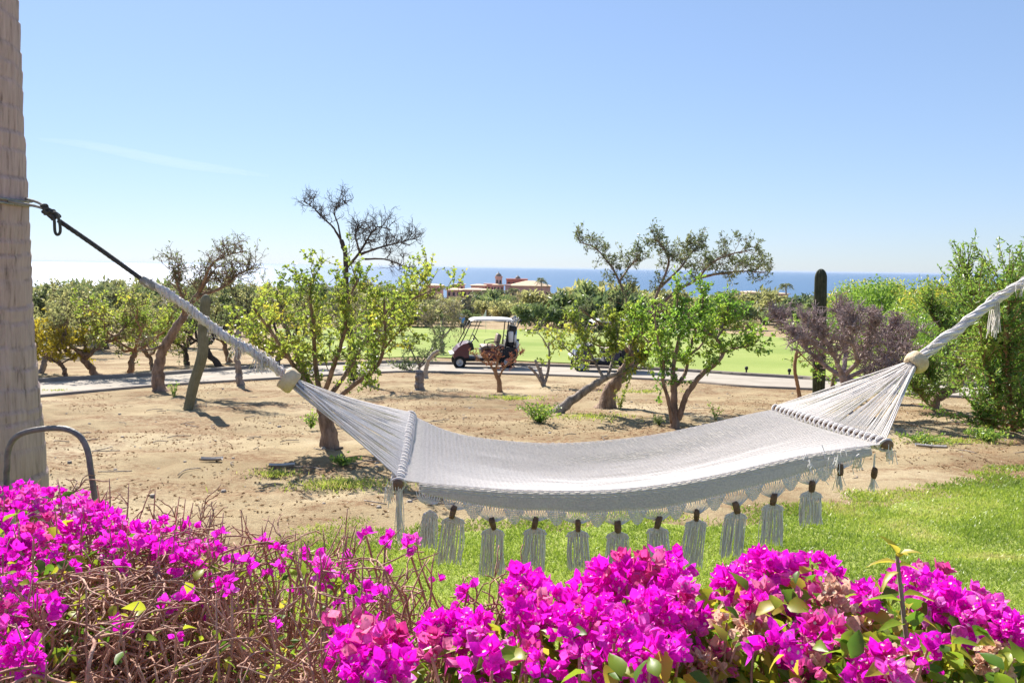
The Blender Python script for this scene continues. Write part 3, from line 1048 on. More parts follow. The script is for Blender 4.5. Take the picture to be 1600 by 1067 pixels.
# bare purple brown shrub
photo_tree('dense bare purplish shrub spreading from one trunk behind the right end of hammock', (1325, 648), [
    ([(1325, 650), (1322, 622), (1320, 600), (1316, 580)], 0.10, 0.075, 0),
    ([(1318, 590), (1285, 568, .2), (1255, 540, .3), (1225, 505, .4), (1212, 495, .4)], 0.05, 0.018, 1.6),
    ([(1317, 588), (1300, 550, -.3), (1275, 515, -.5), (1256, 497, -.6)], 0.05, 0.018, 1.7),
    ([(1318, 585), (1322, 540, .4), (1315, 500, .6), (1310, 484, .7)], 0.05, 0.018, 1.7),
    ([(1318, 588), (1345, 560, -.4), (1360, 520, -.6), (1368, 498, -.7)], 0.05, 0.018, 1.7),
    ([(1320, 592), (1365, 570, .2), (1400, 545, .3), (1432, 515, .4)], 0.05, 0.018, 1.7),
    ([(1320, 595), (1360, 592, -.3), (1395, 575, -.4), (1425, 550, -.5)], 0.045, 0.016, 1.4),
    ([(1300, 550, -.3), (1262, 535, -.6), (1235, 520, -.7)], 0.035, 0.014, 1.2),
    ([(1340, 565, -.4), (1330, 520, -.8), (1338, 495, -.9)], 0.035, 0.014, 1.4),
    ([(1345, 560, .3), (1385, 520, .7), (1402, 505, .8)], 0.035, 0.014, 1.4),
], 28, 0.26, 107, 'bark_purple', None, name='bare_shrub', cat='shrub', level=2, kids=4, leafn=0, up=0.3, kink=0.3, spread=0.8, twr=0.017, t0=0.25)

# thin tree by the fairway and its leaves
photo_tree('slim lime leaved sapling with a leaning bare stem at the fairway edge', (1250, 623), [
    ([(1250, 624), (1246, 600), (1242, 575), (1246, 545)], 0.05, 0.035, 0.3),
    ([(1244, 560), (1258, 550), (1272, 548, .1), (1290, 555, .1)], 0.022, 0.008, 1.0),
    ([(1246, 548), (1258, 560, .3), (1280, 580, .4), (1305, 596, .5)], 0.02, 0.008, 1.0),
], 9, 0.26, 118, 'bark_red', 'lime2', 0.07, 0.055, name='sapling', leafn=4, up=0.0)
photo_tree('short crooked stem leaning beside the dark topped cactus', (1300, 612), [
    ([(1300, 614), (1303, 590), (1308, 570), (1314, 552)], 0.06, 0.04, 0.3),
    ([(1305, 580), (1318, 590, .1), (1330, 600, .1)], 0.02, 0.008, 0.6),
], 8, 0.25, 119, 'bark', 'lime2', 0.07, 0.055, name='sapling', leafn=4, up=0.0)


# big shrub at the right, upright leafy shoots
def shoot_bush(label, base_px, stems, leafmat, seed, leafL=0.07, leafW=0.03, shoots=26, name='leafy_shrub', bark='bark_red', Ls=(0.5, 1.0), fill=1.0, d=None):
    pl = Plant(seed)
    rg = pl.rg
    b = gp(*base_px) if d is None else at(base_px[0], base_px[1], d)
    b[2] = terrain(b[0], b[1])
    for pts, r0, r1, share in stems:
        W = [at(p[0], p[1], b[1] + (p[2] if len(p) > 2 else 0)) for p in pts]
        g = terrain(W[0][0], W[0][1])
        if W[0][2] < g + 0.3:
            W[0][2] = g - 0.05
        P, r = pl.limb(W, r0, r1, 8, wob=r0 * 0.2)
        for q in range(int(shoots * share)):
            t = 0.3 + 0.7 * rg.rand()
            i = min(int(t * (len(P) - 1)), len(P) - 2)
            L = Ls[0] + (Ls[1] - Ls[0]) * rg.rand()
            dd = unit(np.array([rg.normal() * 0.45, rg.normal() * 0.45, 0.9 if rg.rand() < .7 else 0.0]))
            k = 9
            Q = [P[i]]
            for s in range(k):
                dd = unit(dd + rg.normal(size=3) * 0.10 + np.array([0, 0, 0.05]))
                Q.append(Q[-1] + dd * L / k)
            Q = np.array(Q)
            pl.wood.tube(Q, np.linspace(0.008, 0.003, k + 1), 4, caps=False)
            nl = int(34 * L * fill)
            for s in range(nl):
                u = (s + rg.rand()) / nl * k
                a = min(int(u), k - 1)
                pl.lp.append(Q[a] + (Q[a + 1] - Q[a]) * (u - a))
                pl.ld.append(unit(dd * 0.5 + rg.normal(size=3) * 0.6))
    return pl.finish(name, label, 'shrub', b, bark, leafmat, leafL, leafW)


shoot_bush('tall leafy shrub with upright green shoots above the right hammock rope', (1582, 672), [
    ([(1580, 672), (1582, 630), (1590, 580), (1580, 500), (1575, 430)], 0.06, 0.02, 1.2),
    ([(1572, 674), (1562, 640, -.3), (1548, 600, -.5), (1535, 550, -.6), (1528, 470, -.6)], 0.05, 0.02, 1.1),
    ([(1588, 674), (1600, 620, .3), (1625, 560, .5), (1640, 500, .6)], 0.05, 0.02, 1.1),
    ([(1580, 660), (1560, 600, .5), (1540, 540, .8), (1520, 470, 1.0), (1505, 425, 1.0)], 0.05, 0.02, 1.2),
    ([(1584, 660), (1575, 590, -.6), (1570, 530, -.8), (1575, 440, -1)], 0.05, 0.02, 1.1),
    ([(1590, 665), (1600, 570, .8), (1600, 500, 1.2), (1605, 430, 1.2)], 0.05, 0.02, 1.1),
    ([(1584, 672), (1610, 655, -.8), (1630, 640, -1)], 0.03, 0.012, .8),
    ([(1575, 672), (1545, 660, -.4), (1525, 650, -.5)], 0.03, 0.012, .7),
], 'shrub', 201, leafL=0.085, leafW=0.032, shoots=80, Ls=(0.4, 0.95), fill=1.6)
shoot_bush('broad green shrub on a pinkish curved stem behind the right ring of hammock', (1452, 640), [
    ([(1452, 642), (1470, 618), (1492, 605), (1502, 585), (1500, 560)], 0.11, 0.07, 0.5),
    ([(1500, 565), (1480, 530, .3), (1460, 500, .5), (1445, 475, .6)], 0.05, 0.018, 1.2),
    ([(1500, 565), (1510, 520, -.2), (1515, 480, -.3), (1500, 450, -.4)], 0.05, 0.018, 1.2),
    ([(1470, 615), (1450, 590, -.3), (1435, 560, -.3)], 0.04, 0.015, 0.9),
    ([(1492, 600), (1525, 570, .4), (1545, 530, .6)], 0.04, 0.015, 1.0),
    ([(1460, 635), (1440, 620, -.4), (1425, 605, -.5)], 0.03, 0.012, 0.8),
], 'shrub', 211, leafL=0.075, leafW=0.035, shoots=70, Ls=(0.3, 0.7), bark='bark', fill=1.5)

# ---- procedural trees used in numbers, left and far
def generic_tree(seed, h, spread, bark, leafmat, leafL, leafW, leafn=5, tw=9, trunk_r=0.11, n_limb=5, label='', name='scrub_tree', group=None, cat='tree', trunk_h=0.3, level=2, kids=3):
    pl = Plant(seed)
    rg = pl.rg
    lean = rg.normal(size=2) * 0.12 * h
    top = np.array([lean[0], lean[1], h * trunk_h])
    pl.limb([(0, 0, -0.1), (lean[0] * .2, lean[1] * .6, h * trunk_h * .5), top], trunk_r, trunk_r * .7, 8, wob=0.02, flare=1.5)
    for k in range(n_limb):
        a = 2 * math.pi * (k + rg.rand() * .7) / n_limb
        rad = spread * (0.45 + 0.4 * rg.rand())
        e = np.array([math.cos(a) * rad, math.sin(a) * rad, h * (0.6 + 0.3 * rg.rand())])
        midp = top * 0.5 + e * 0.5 + np.array([math.cos(a), math.sin(a), -0.2]) * 0.15 * spread
        P, r = pl.limb([top * (0.75 + .25 * rg.rand()), midp, e], trunk_r * .5, trunk_r * .12, 6, wob=0.04)
        pl.twigs_on(P, tw, spread * 0.38, trunk_r * .11, level, t0=0.3, up=0.25, kids=kids, leafn=leafn, kink=0.28, min_leaf_level=0 if level > 1 else 1)
    return pl.finish(name, label, cat, (0, 0, 0), bark, leafmat, leafL, leafW, group)


def place(root, loc, rz=0, s=1.0, label=None, group=None, sz=None):
    root.location = [float(c) for c in loc]
    root.rotation_euler = (0, 0, rz)
    root.scale = (s, s, s if sz is None else sz)
    if label:
        root['label'] = label
    if group:
        root['group'] = group
    return root


rg = np.random.RandomState(5)
# orchard-like trees on the left beyond the path, each with its own description
near_left = [
    # px, base py, top py, spread px, mat, bark, label
    (102, 590, 505, 60, 'yellow', 'bark', 'yellow flowering bush nearest the palm trunk beyond the path'),
    (157, 588, 455, 85, 'olive', 'bark', 'olive green tree with twin brown stems beyond the path'),
    (205, 588, 462, 85, 'lime', 'bark_red', 'fresh green tree with stout ochre trunk left of the gnarled tree'),
    (62, 583, 470, 70, 'olive', 'bark_grey', 'hazy olive tree half hidden by the palm trunk'),
    (238, 578, 490, 50, 'lime', 'bark', 'small crooked tree close behind the gnarled tree'),
    (292, 570, 470, 65, 'olive', 'bark_dark', 'greyish tree with dark stem seen behind the leaning cactus'),
    (345, 573, 448, 80, 'mesq', 'bark_dark', 'dark green tree between the leaning cactus and the lime tree'),
    (430, 575, 440, 80, 'olive', 'bark_dark', 'dark crowned tree right behind the lime tree on its left'),
    (590, 562, 452, 90, 'olive', 'bark_grey', 'dull olive tree behind the lime tree on its right'),
    (692, 552, 470, 50, 'dry', 'bark_grey', 'greyish leafless looking tree at the near end of the fairway'),
]
for k, (px, py, ty, sp, lm, bk, lab) in enumerate(near_left):
    b = gp(px, py)
    dd = b[1]
    h = (py - ty) * dd / F_PX
    s = sp * dd / F_PX
    t = generic_tree(300 + k, h, s, bk, lm, 0.10, 0.05, leafn=7 if lm != 'dry' else 3, tw=10, trunk_r=0.045 * h, label=lab, name='yellow_bush' if lm == 'yellow' else 'scrub_tree', cat='bush' if lm == 'yellow' else 'tree')
    place(t, (b[0], b[1], b[2]), rg.rand() * 6)

# trees spread over the left middle distance: shared shapes
protos = [generic_tree(400 + k, 3.6, 1.9, bk, lm, 0.16, 0.08, leafn=8, tw=9, trunk_r=0.12, label='x') for k, (bk, lm) in enumerate([('bark', 'olive'), ('bark_dark', 'mesq'), ('bark', 'grn_scrub')])]
LBL = ['olive leaved scrub tree in the grove beyond the path', 'dark feathery mesquite in the grove beyond the path', 'grey green scrub tree in the grove beyond the path']
used = [0, 0, 0]
spots = []
for q in range(26):
    d = 30 + 62 * ((q + rg.rand()) / 26)
    spots.append((40 + rg.rand() * (560 if d > 45 else 430), d))
for px, d in spots:
    k = rg.randint(3)
    p = at(px, 500, d)
    p[2] = terrain(p[0], p[1])
    hz = 416 + (px - 800) * math.tan(ROLL)
    top = hz + 22 + rg.rand() * 26
    h = at(px, top, d)[2] - p[2]
    o = protos[k] if used[k] == 0 else copy_tree(protos[k])
    used[k] += 1
    place(o, p, rg.rand() * 6.28, max(0.55, h / 3.6), LBL[k], 'scrub trees of the grove left of the fairway')
for k in range(3):
    if used[k] == 0:
        place(protos[k], (at(200 + 60 * k, 500, 60)[0], 60, terrain(0, 60)), 0, 1, LBL[k], 'scrub trees of the grove left of the fairway')


# far desert scrub: rounded bushes of leaf clumps
def scrub_bush(seed, leafmat, leafs, size=0.20, label='', airy=0.5):
    rg_ = np.random.RandomState(seed)
    t = thing('desert_shrub', label, 'shrub', (0, 0, 0))
    wood = MB()
    lf = MB()
    C = []
    for k in range(10):
        a = rg_.rand() * 6.28
        rr = 0.95 * math.sqrt(rg_.rand())
        e = np.array([math.cos(a) * rr, math.sin(a) * rr, (0.45 + 0.55 * rg_.rand()) * (1 - 0.3 * rr)])
        C.append(e)
        wood.tube(catmull([np.zeros(3) - [0, 0, .05], e * np.array([.35, .35, .55]), e], 4), np.linspace(0.035, 0.01, 9), 5)
    C = np.array(C)
    i = rg_.randint(len(C), size=leafs)
    rad = 0.34
    P = C[i] + rand_unit(rg_, leafs) * rad * (rg_.rand(leafs) ** 0.5)[:, None] * np.array([1, 1, 0.75])
    P[:, 2] = np.maximum(P[:, 2], 0.03)
    lf.leaves(P, rand_unit(rg_, leafs), size * (0.4 + rg_.rand(leafs)) , size * 0.5 * (0.4 + rg_.rand(leafs)), rg_, rnd=np.clip(rg_.rand(len(C))[i] * .7 + rg_.rand(leafs) * .4, 0, 1))
    wood.build('stem', M['bark_grey'], t)
    lf.build('crown', M[leafmat], t, smooth=False)
    return t


SB = [scrub_bush(500, 'grn_scrub', 1500), scrub_bush(501, 'dry', 1300), scrub_bush(502, 'olive', 1500), scrub_bush(503, 'mesq', 1400), scrub_bush(504, 'grn_scrub', 1400), scrub_bush(505, 'dry', 1200), scrub_bush(506, 'olive', 1500), scrub_bush(507, 'shrub', 7000, .052), scrub_bush(508, 'lime', 6500, .05)]
SL = ['grey green desert shrub in the scrub beyond the fairway', 'dry straw coloured shrub in the scrub beyond the fairway', 'olive desert shrub in the scrub beyond the fairway', 'dark green desert shrub in the scrub beyond the fairway', 'grey green desert shrub in the scrub beyond the fairway', 'dry straw coloured shrub in the scrub beyond the fairway', 'olive desert shrub in the scrub beyond the fairway']
ub = [0] * 9


def put_bush(px, d, h, w, k, label=None, group='desert shrubs beyond the fairway'):
    p = at(px, 480, d)
    p[2] = terrain(p[0], p[1])
    o = SB[k] if ub[k] == 0 else copy_tree(SB[k])
    ub[k] += 1
    o.location = [float(c) for c in p]
    o.rotation_euler = (0, 0, rg.rand() * 6.28)
    o.scale = (w, w, h)
    o['label'] = label or SL[k]
    o['group'] = group
    return o


for q in range(250):
    f_ = (q + rg.rand()) / 250
    d = 87 + 45 * f_ * 2 if f_ < .5 else 132 * (330 / 132) ** ((f_ - .5) * 2)
    px = -120 + rg.rand() * 1840
    h = 2.4 + 2.6 * rg.rand()
    if d < 104 and 1080 < px < 1330:      # the open sand bank right of the carts
        h *= 0.35
    elif d < 100:
        h *= 0.7
    if d > 200:
        h = 3.4 + 2.4 * rg.rand()
    if 640 < px < 870 and d > 110:
        h = min(h, 4.4)
    put_bush(px, d, h, h * (0.8 + 0.6 * rg.rand()), rg.choice(7, p=[.2, .17, .18, .06, .15, .12, .12]))
# mid-distance thicket at the right, behind the bare shrub
for q in range(30):
    d = 24 + 50 * rg.rand()
    px = 1340 + 330 * rg.rand() if d > 33 else 1440 + 220 * rg.rand()
    hz = 416 + (px - 800) * math.tan(ROLL)
    h = at(px, hz + 8 + rg.rand() * 45, d)[2] - terrain(0, d)
    put_bush(px, d, h, h * (0.6 + 0.35 * rg.rand()), rg.choice([7, 7, 8, 7]), 'yellowish green shrub in the thicket behind the bare purple shrub', 'thicket behind the bare shrub')
# fuzzy olive bushes behind the yellow leaning tree, seen over the fairway
RIM = {905: 'large olive bush at the fairway rim just above the navy cart front', 945: 'tallest olive bush at the fairway rim behind the navy cart',
       985: 'large olive bush at the fairway rim behind the mesquite trunk', 875: 'low olive bush at the fairway rim nearest the hotel',
       1130: 'low olive bush at the fairway rim behind the right edge of the bright rounded tree', 1030: 'olive bush at the fairway rim behind the crown of the bright rounded tree'}
for px, d, top in ((905, 87, 446), (945, 92, 440), (985, 90, 452), (875, 95, 452), (1130, 96, 462), (1030, 94, 455)):
    h = at(px, top, d)[2] - terrain(0, d)
    put_bush(px, d, h, h * .85, rg.choice([2, 6, 0]), RIM[px], 'large bushes at the far rim of the fairway')

# shrub clumps near the cart
photo_tree('grey green shrub beside the path left of the golf cart', (655, 580), [
    ([(655, 582), (655, 570), (652, 556)], 0.05, 0.03, 0.4),
    ([(655, 572), (668, 555), (680, 535, .2), (690, 522, .3)], 0.035, 0.012, 1.2),
    ([(654, 570), (645, 552), (640, 538, .2)], 0.03, 0.012, 1.1),
    ([(656, 574), (672, 562, -.2), (695, 548, -.2)], 0.03, 0.01, 1.0),
    ([(655, 580), (640, 578, -.2), (622, 572, -.2)], 0.03, 0.01, 1.0),
], 12, 0.42, 131, 'bark_grey', 'grn_scrub', 0.10, 0.045, name='path_shrub', cat='shrub', leafn=6)


def stump(label, pts, r0, r1, bark, seed, name='tree_stump'):
    pl = Plant(seed)
    b = gp(*pts[0])
    W = [b - np.array([0, 0, .06])] + [at(p[0], p[1], b[1] + (p[2] if len(p) > 2 else 0)) for p in pts[1:]]
    pl.limb(W, r0, r1, 10, per=8, wob=r0 * .12, flare=1.5)
    o = pl.wood.build(name, M[bark], origin=tuple(b))
    return tag(o, label, 'stump')


stump('short dark stump standing in the sand left of the red shrub', [(656, 609), (655, 598), (656, 580)], 0.12, 0.10, 'bark_grey', 140)
stump('pale grey broken branch stub bending up beside the path shrub', [(665, 590), (666, 575), (672, 560), (684, 547)], 0.075, 0.055, 'stone', 141)
stump('short grey post like stem with foot turned right near the leaning cactus', [(377, 602), (372, 580), (372, 545), (373, 514)], 0.09, 0.07, 'bark_grey', 142)


def cactus(label, pts, r, mat, seed, ribs=11, depth=0.14, arms=(), name='column_cactus', taper=0.9, d=None):
    b = gp(*pts[0]) if d is None else at(*pts[0], d)
    if d is not None:
        b[2] = terrain(b[0], b[1])
    t = thing(name, label, 'cactus', b)

    def col(pp, r, part, nn=44):
        W = [at(p[0], p[1], b[1]) for p in pp]
        if part == 'trunk':
            W[0] = b - np.array([0, 0, .05])
        P = catmull(W, 12)
        P = np.stack([np.interp(1 - (1 - np.linspace(0, 1, 60)) ** 1.5, np.linspace(0, 1, len(P)), P[:, i]) for i in range(3)], -1)
        k = len(P)
        tt = 1 - (1 - np.linspace(0, 1, k)) ** 1.5
        rad = r * (taper + (1 - taper) * np.sin(tt * math.pi)) * np.where(tt > 0.94, np.sqrt(np.clip(1 - ((tt - 0.94) / 0.06) ** 2, 0.003, 1)), 1)
        mb = MB()
        mb.tube(P, rad, ribs * 4, caps=True)
        V = mb.v[0]
        a = np.arange(ribs * 4)
        f = 1 - depth * (0.5 - 0.5 * np.cos(a * 2 * math.pi / 4))
        c = np.repeat(P, ribs * 4, 0)
        V[:k * ribs * 4] = c + (V[:k * ribs * 4] - c) * np.tile(f, k)[:, None]
        mb.build(part, M[mat], t)
    col(pts, r, 'trunk')
    for pp, ra in arms:
        col(pp, ra, 'arm')
    return t


cactus('tall green column cactus leaning right in the sand by the left rope', [(293, 640), (303, 600), (316, 555), (318, 510), (322, 460)], 0.095, 'cactus', 150)
cactus('dark topped column cactus rising behind the bare purple shrub', [(1279, 618), (1280, 570), (1281, 500), (1283, 420)], 0.155, 'cactus_dark', 151, ribs=11, depth=0.30)
cactus('organ pipe cactus with three dark arms behind the blue shirted golfer', [(731, 497), (731, 480), (733, 461)], 0.36, 'cactus', 152, d=100, arms=[([(731, 492), (726, 486), (725, 474), (725, 467)], .28), ([(731, 494), (737, 488), (738, 480)], .25)])


# palms near the hotel
def palm(label, px, y_base, y_top, d, seed, group=None, frond=1.6):
    rg_ = np.random.RandomState(seed)
    p = at(px, y_base, d)
    top = at(px, y_top, d)
    p[2] = terrain(p[0], p[1])
    t = thing('palm_tree', label, 'palm tree', p, group)
    mb = MB()
    mb.tube(catmull([p - [0, 0, .2], (p + top) / 2 + [0.15, 0, 0], top], 5), np.linspace(.28, .18, 11), 7)
    mb.build('trunk', M['bark_grey'], t)
    lf = MB()
    for k in range(22):
        a = rg_.rand() * 6.28
        el = rg_.rand() * 1.5 - 0.5
        dd = np.array([math.cos(a) * math.cos(el), math.sin(a) * math.cos(el), math.sin(el)])
        s = np.linspace(0, 1, 9)
        P = top + dd * frond * s[:, None] + np.array([0, 0, -0.7 * frond]) * (s ** 2)[:, None]
        for q in range(8):
            for sg in (-1, 1):
                side = unit(np.cross(dd, [0, 0, 1])) * sg
                lf.leaves([P[q + 1]], [unit(side + dd * .6 + np.array([0, 0, -.4]))], frond * .4, frond * .1, rg_)
    lf.build('crown', M['mesq'], t, smooth=False)
    return t


palm('lone small palm standing beside the dark topped cactus against the sea', 1228, 470, 446, 210, 601, frond=1.9)
for k, (px, yb, yt) in enumerate([(760, 470, 456), (768, 470, 458), (779, 471, 455), (786, 472, 457), (802, 472, 453), (812, 472, 458), (744, 468, 458), (846, 462, 437)]):
    palm('small green palm in the row before the pink hotel' if px != 846 else 'taller dark palm rising over the wide tan roof', px, yb, yt, 300 if px != 846 else 330, 610 + k, group='palms before the hotel' if px != 846 else None, frond=2.6)

# ------------------------------------------------------------------ golf flag, golfers, carts
gd = 76.0
p = at(759, 520, gd)
p[2] = terrain(p[0], p[1]) + 0.035
fl = thing('golf_flag', 'white flag on a thin pole standing in the golf green', 'flag', p)
mb = MB()
topz = at(758, 484, gd)[2]
mb.tube([p, [p[0], p[1], topz]], 0.02, 6)
mb.build('flagpole', M['white'], fl)
mb = MB()
u = np.linspace(0, 1, 6)
V = np.stack([np.stack([p[0] + s * -0.33 * (0.25 + 0.75 * w) + 0 * w, p[1] + 0.06 * np.sin(s * 5 + w * 2) + 0 * w, topz - 0.05 - w * 0.62 - s * 0.1], -1) for s in u for w in [np.linspace(0, 1, 5)]], 0)
mb.grid(V)
mb.build('pennant', M['white'], fl)


def skin_mesh(name, verts, edges, radii, mat, parent, subdiv=1):
    me = bpy.data.meshes.new(name)
    me.from_pydata([tuple(map(float, v)) for v in verts], edges, [])
    o = bpy.data.objects.new(name, me)
    COL.objects.link(o)
    o.modifiers.new('s', 'SKIN')
    for i, r in enumerate(radii):
        sv = me.skin_vertices[0].data[i]
        sv.radius = (r, r) if np.isscalar(r) else r
        sv.use_root = (i == 0)
    ss = o.modifiers.new('d', 'SUBSURF')
    ss.levels = subdiv
    ss.render_levels = subdiv
    dg = bpy.context.evaluated_depsgraph_get()
    m2 = bpy.data.meshes.new_from_object(o.evaluated_get(dg))
    m2.name = name
    bpy.data.objects.remove(o)
    m2.materials.clear()
    m2.materials.append(mat)
    m2.polygons.foreach_set('use_smooth', np.full(len(m2.polygons), True))
    oo = bpy.data.objects.new(name, m2)
    COL.objects.link(oo)
    oo.parent = parent
    return oo


def person(label, loc, rz, s=1.0, bend=0.1):
    t = thing('person', label, 'person', loc)
    t.rotation_euler = (0, 0, rz)
    t.scale = (s, s, s)
    b = bend
    J = {'pel': (0, 0, .93), 'bel': (0, b * .4, 1.1), 'che': (0, b, 1.32), 'nek': (0, b * 1.25, 1.47), 'hed': (0, b * 1.5 + .02, 1.6), 'top': (0, b * 1.5 + .02, 1.74),
         'shl': (-.17, b, 1.41), 'ell': (-.25, b * 1.1, 1.15), 'wrl': (-.20, b + .16, .95), 'hal': (-.18, b + .2, .87), 'shr': (.17, b, 1.41), 'elr': (.25, b * 1.1, 1.15), 'wrr': (.20, b + .16, .95), 'har': (.18, b + .2, .87),
         'hil': (-.10, 0, .87), 'knl': (-.12, .03, .49), 'anl': (-.13, -.02, .09), 'tol': (-.14, .14, .04), 'hir': (.10, 0, .87), 'knr': (.13, .03, .49), 'anr': (.15, -.02, .09), 'tor': (.16, .14, .04)}
    rad = {'pel': .125, 'bel': .12, 'che': .14, 'nek': .055, 'hed': .085, 'top': .06, 'shl': .065, 'ell': .045, 'wrl': .032, 'hal': .04, 'shr': .065, 'elr': .045, 'wrr': .032, 'har': .04, 'hil': .085, 'knl': .058, 'anl': .042, 'tol': .04, 'hir': .085, 'knr': .058, 'anr': .042, 'tor': .04}
    E = [('pel', 'bel'), ('bel', 'che'), ('che', 'nek'), ('nek', 'hed'), ('hed', 'top'), ('che', 'shl'), ('shl', 'ell'), ('ell', 'wrl'), ('wrl', 'hal'), ('che', 'shr'), ('shr', 'elr'), ('elr', 'wrr'), ('wrr', 'har'), ('pel', 'hil'), ('hil', 'knl'), ('knl', 'anl'), ('anl', 'tol'), ('pel', 'hir'), ('hir', 'knr'), ('knr', 'anr'), ('anr', 'tor')]

    def part(keys, name, mat, grow, sub=1):
        ks = [k for k in J if k in keys]
        ed = [(ks.index(a), ks.index(c)) for a, c in E if a in ks and c in ks]
        return skin_mesh(name, [J[k] for k in ks], ed, [rad[k] + grow for k in ks], M[mat], t, sub)
    part(list(J), 'body', 'skin', 0, 2)
    J['shl2'] = J['ell']
    J['slv'] = tuple(np.array(J['shl']) * .35 + np.array(J['ell']) * .65)
    J['srv'] = tuple(np.array(J['shr']) * .35 + np.array(J['elr']) * .65)
    rad['slv'] = rad['srv'] = .058
    rad['shl2'] = .05
    E += [('shl', 'slv'), ('shr', 'srv')]
    part(['pel', 'bel', 'che', 'shl', 'slv', 'shr', 'srv'], 'shirt', 'blue_shirt', .022)
    J['tlv'] = tuple(np.array(J['hil']) * .15 + np.array(J['knl']) * .85)
    J['trv'] = tuple(np.array(J['hir']) * .15 + np.array(J['knr']) * .85)
    rad['tlv'] = rad['trv'] = .072
    E += [('hil', 'tlv'), ('hir', 'trv')]
    part(['pel', 'hil', 'tlv', 'hir', 'trv'], 'shorts', 'dark_cloth', .02)
    mb = MB()
    hx, hy, hz_ = J['hed']
    mb.lathe([(.112, -.01), (.115, .05), (.10, .11), (.06, .15), (0.0, .165)], (hx, hy, hz_ + .03), 14)
    mb.prism([(-.09, 0), (.09, 0), (.08, .015), (-.08, .015)], hy + .08, hy + .20)
    mb.v[-1][:, 2] += hz_ + .03
    o = mb.build('cap', M['grey_cap'], t, origin=(0, 0, 0))
    return t


p = gp(722.5, 524)
p[2] += 0.035
person('golfer in blue shirt and dark shorts standing on the green by the organ pipe cactus', p, math.radians(25), 1.0, 0.08)


# ---- golf cart; local x points to the front of the cart
def rotz(a):
    return np.array([[math.cos(a), -math.sin(a), 0], [math.sin(a), math.cos(a), 0], [0, 0, 1]])


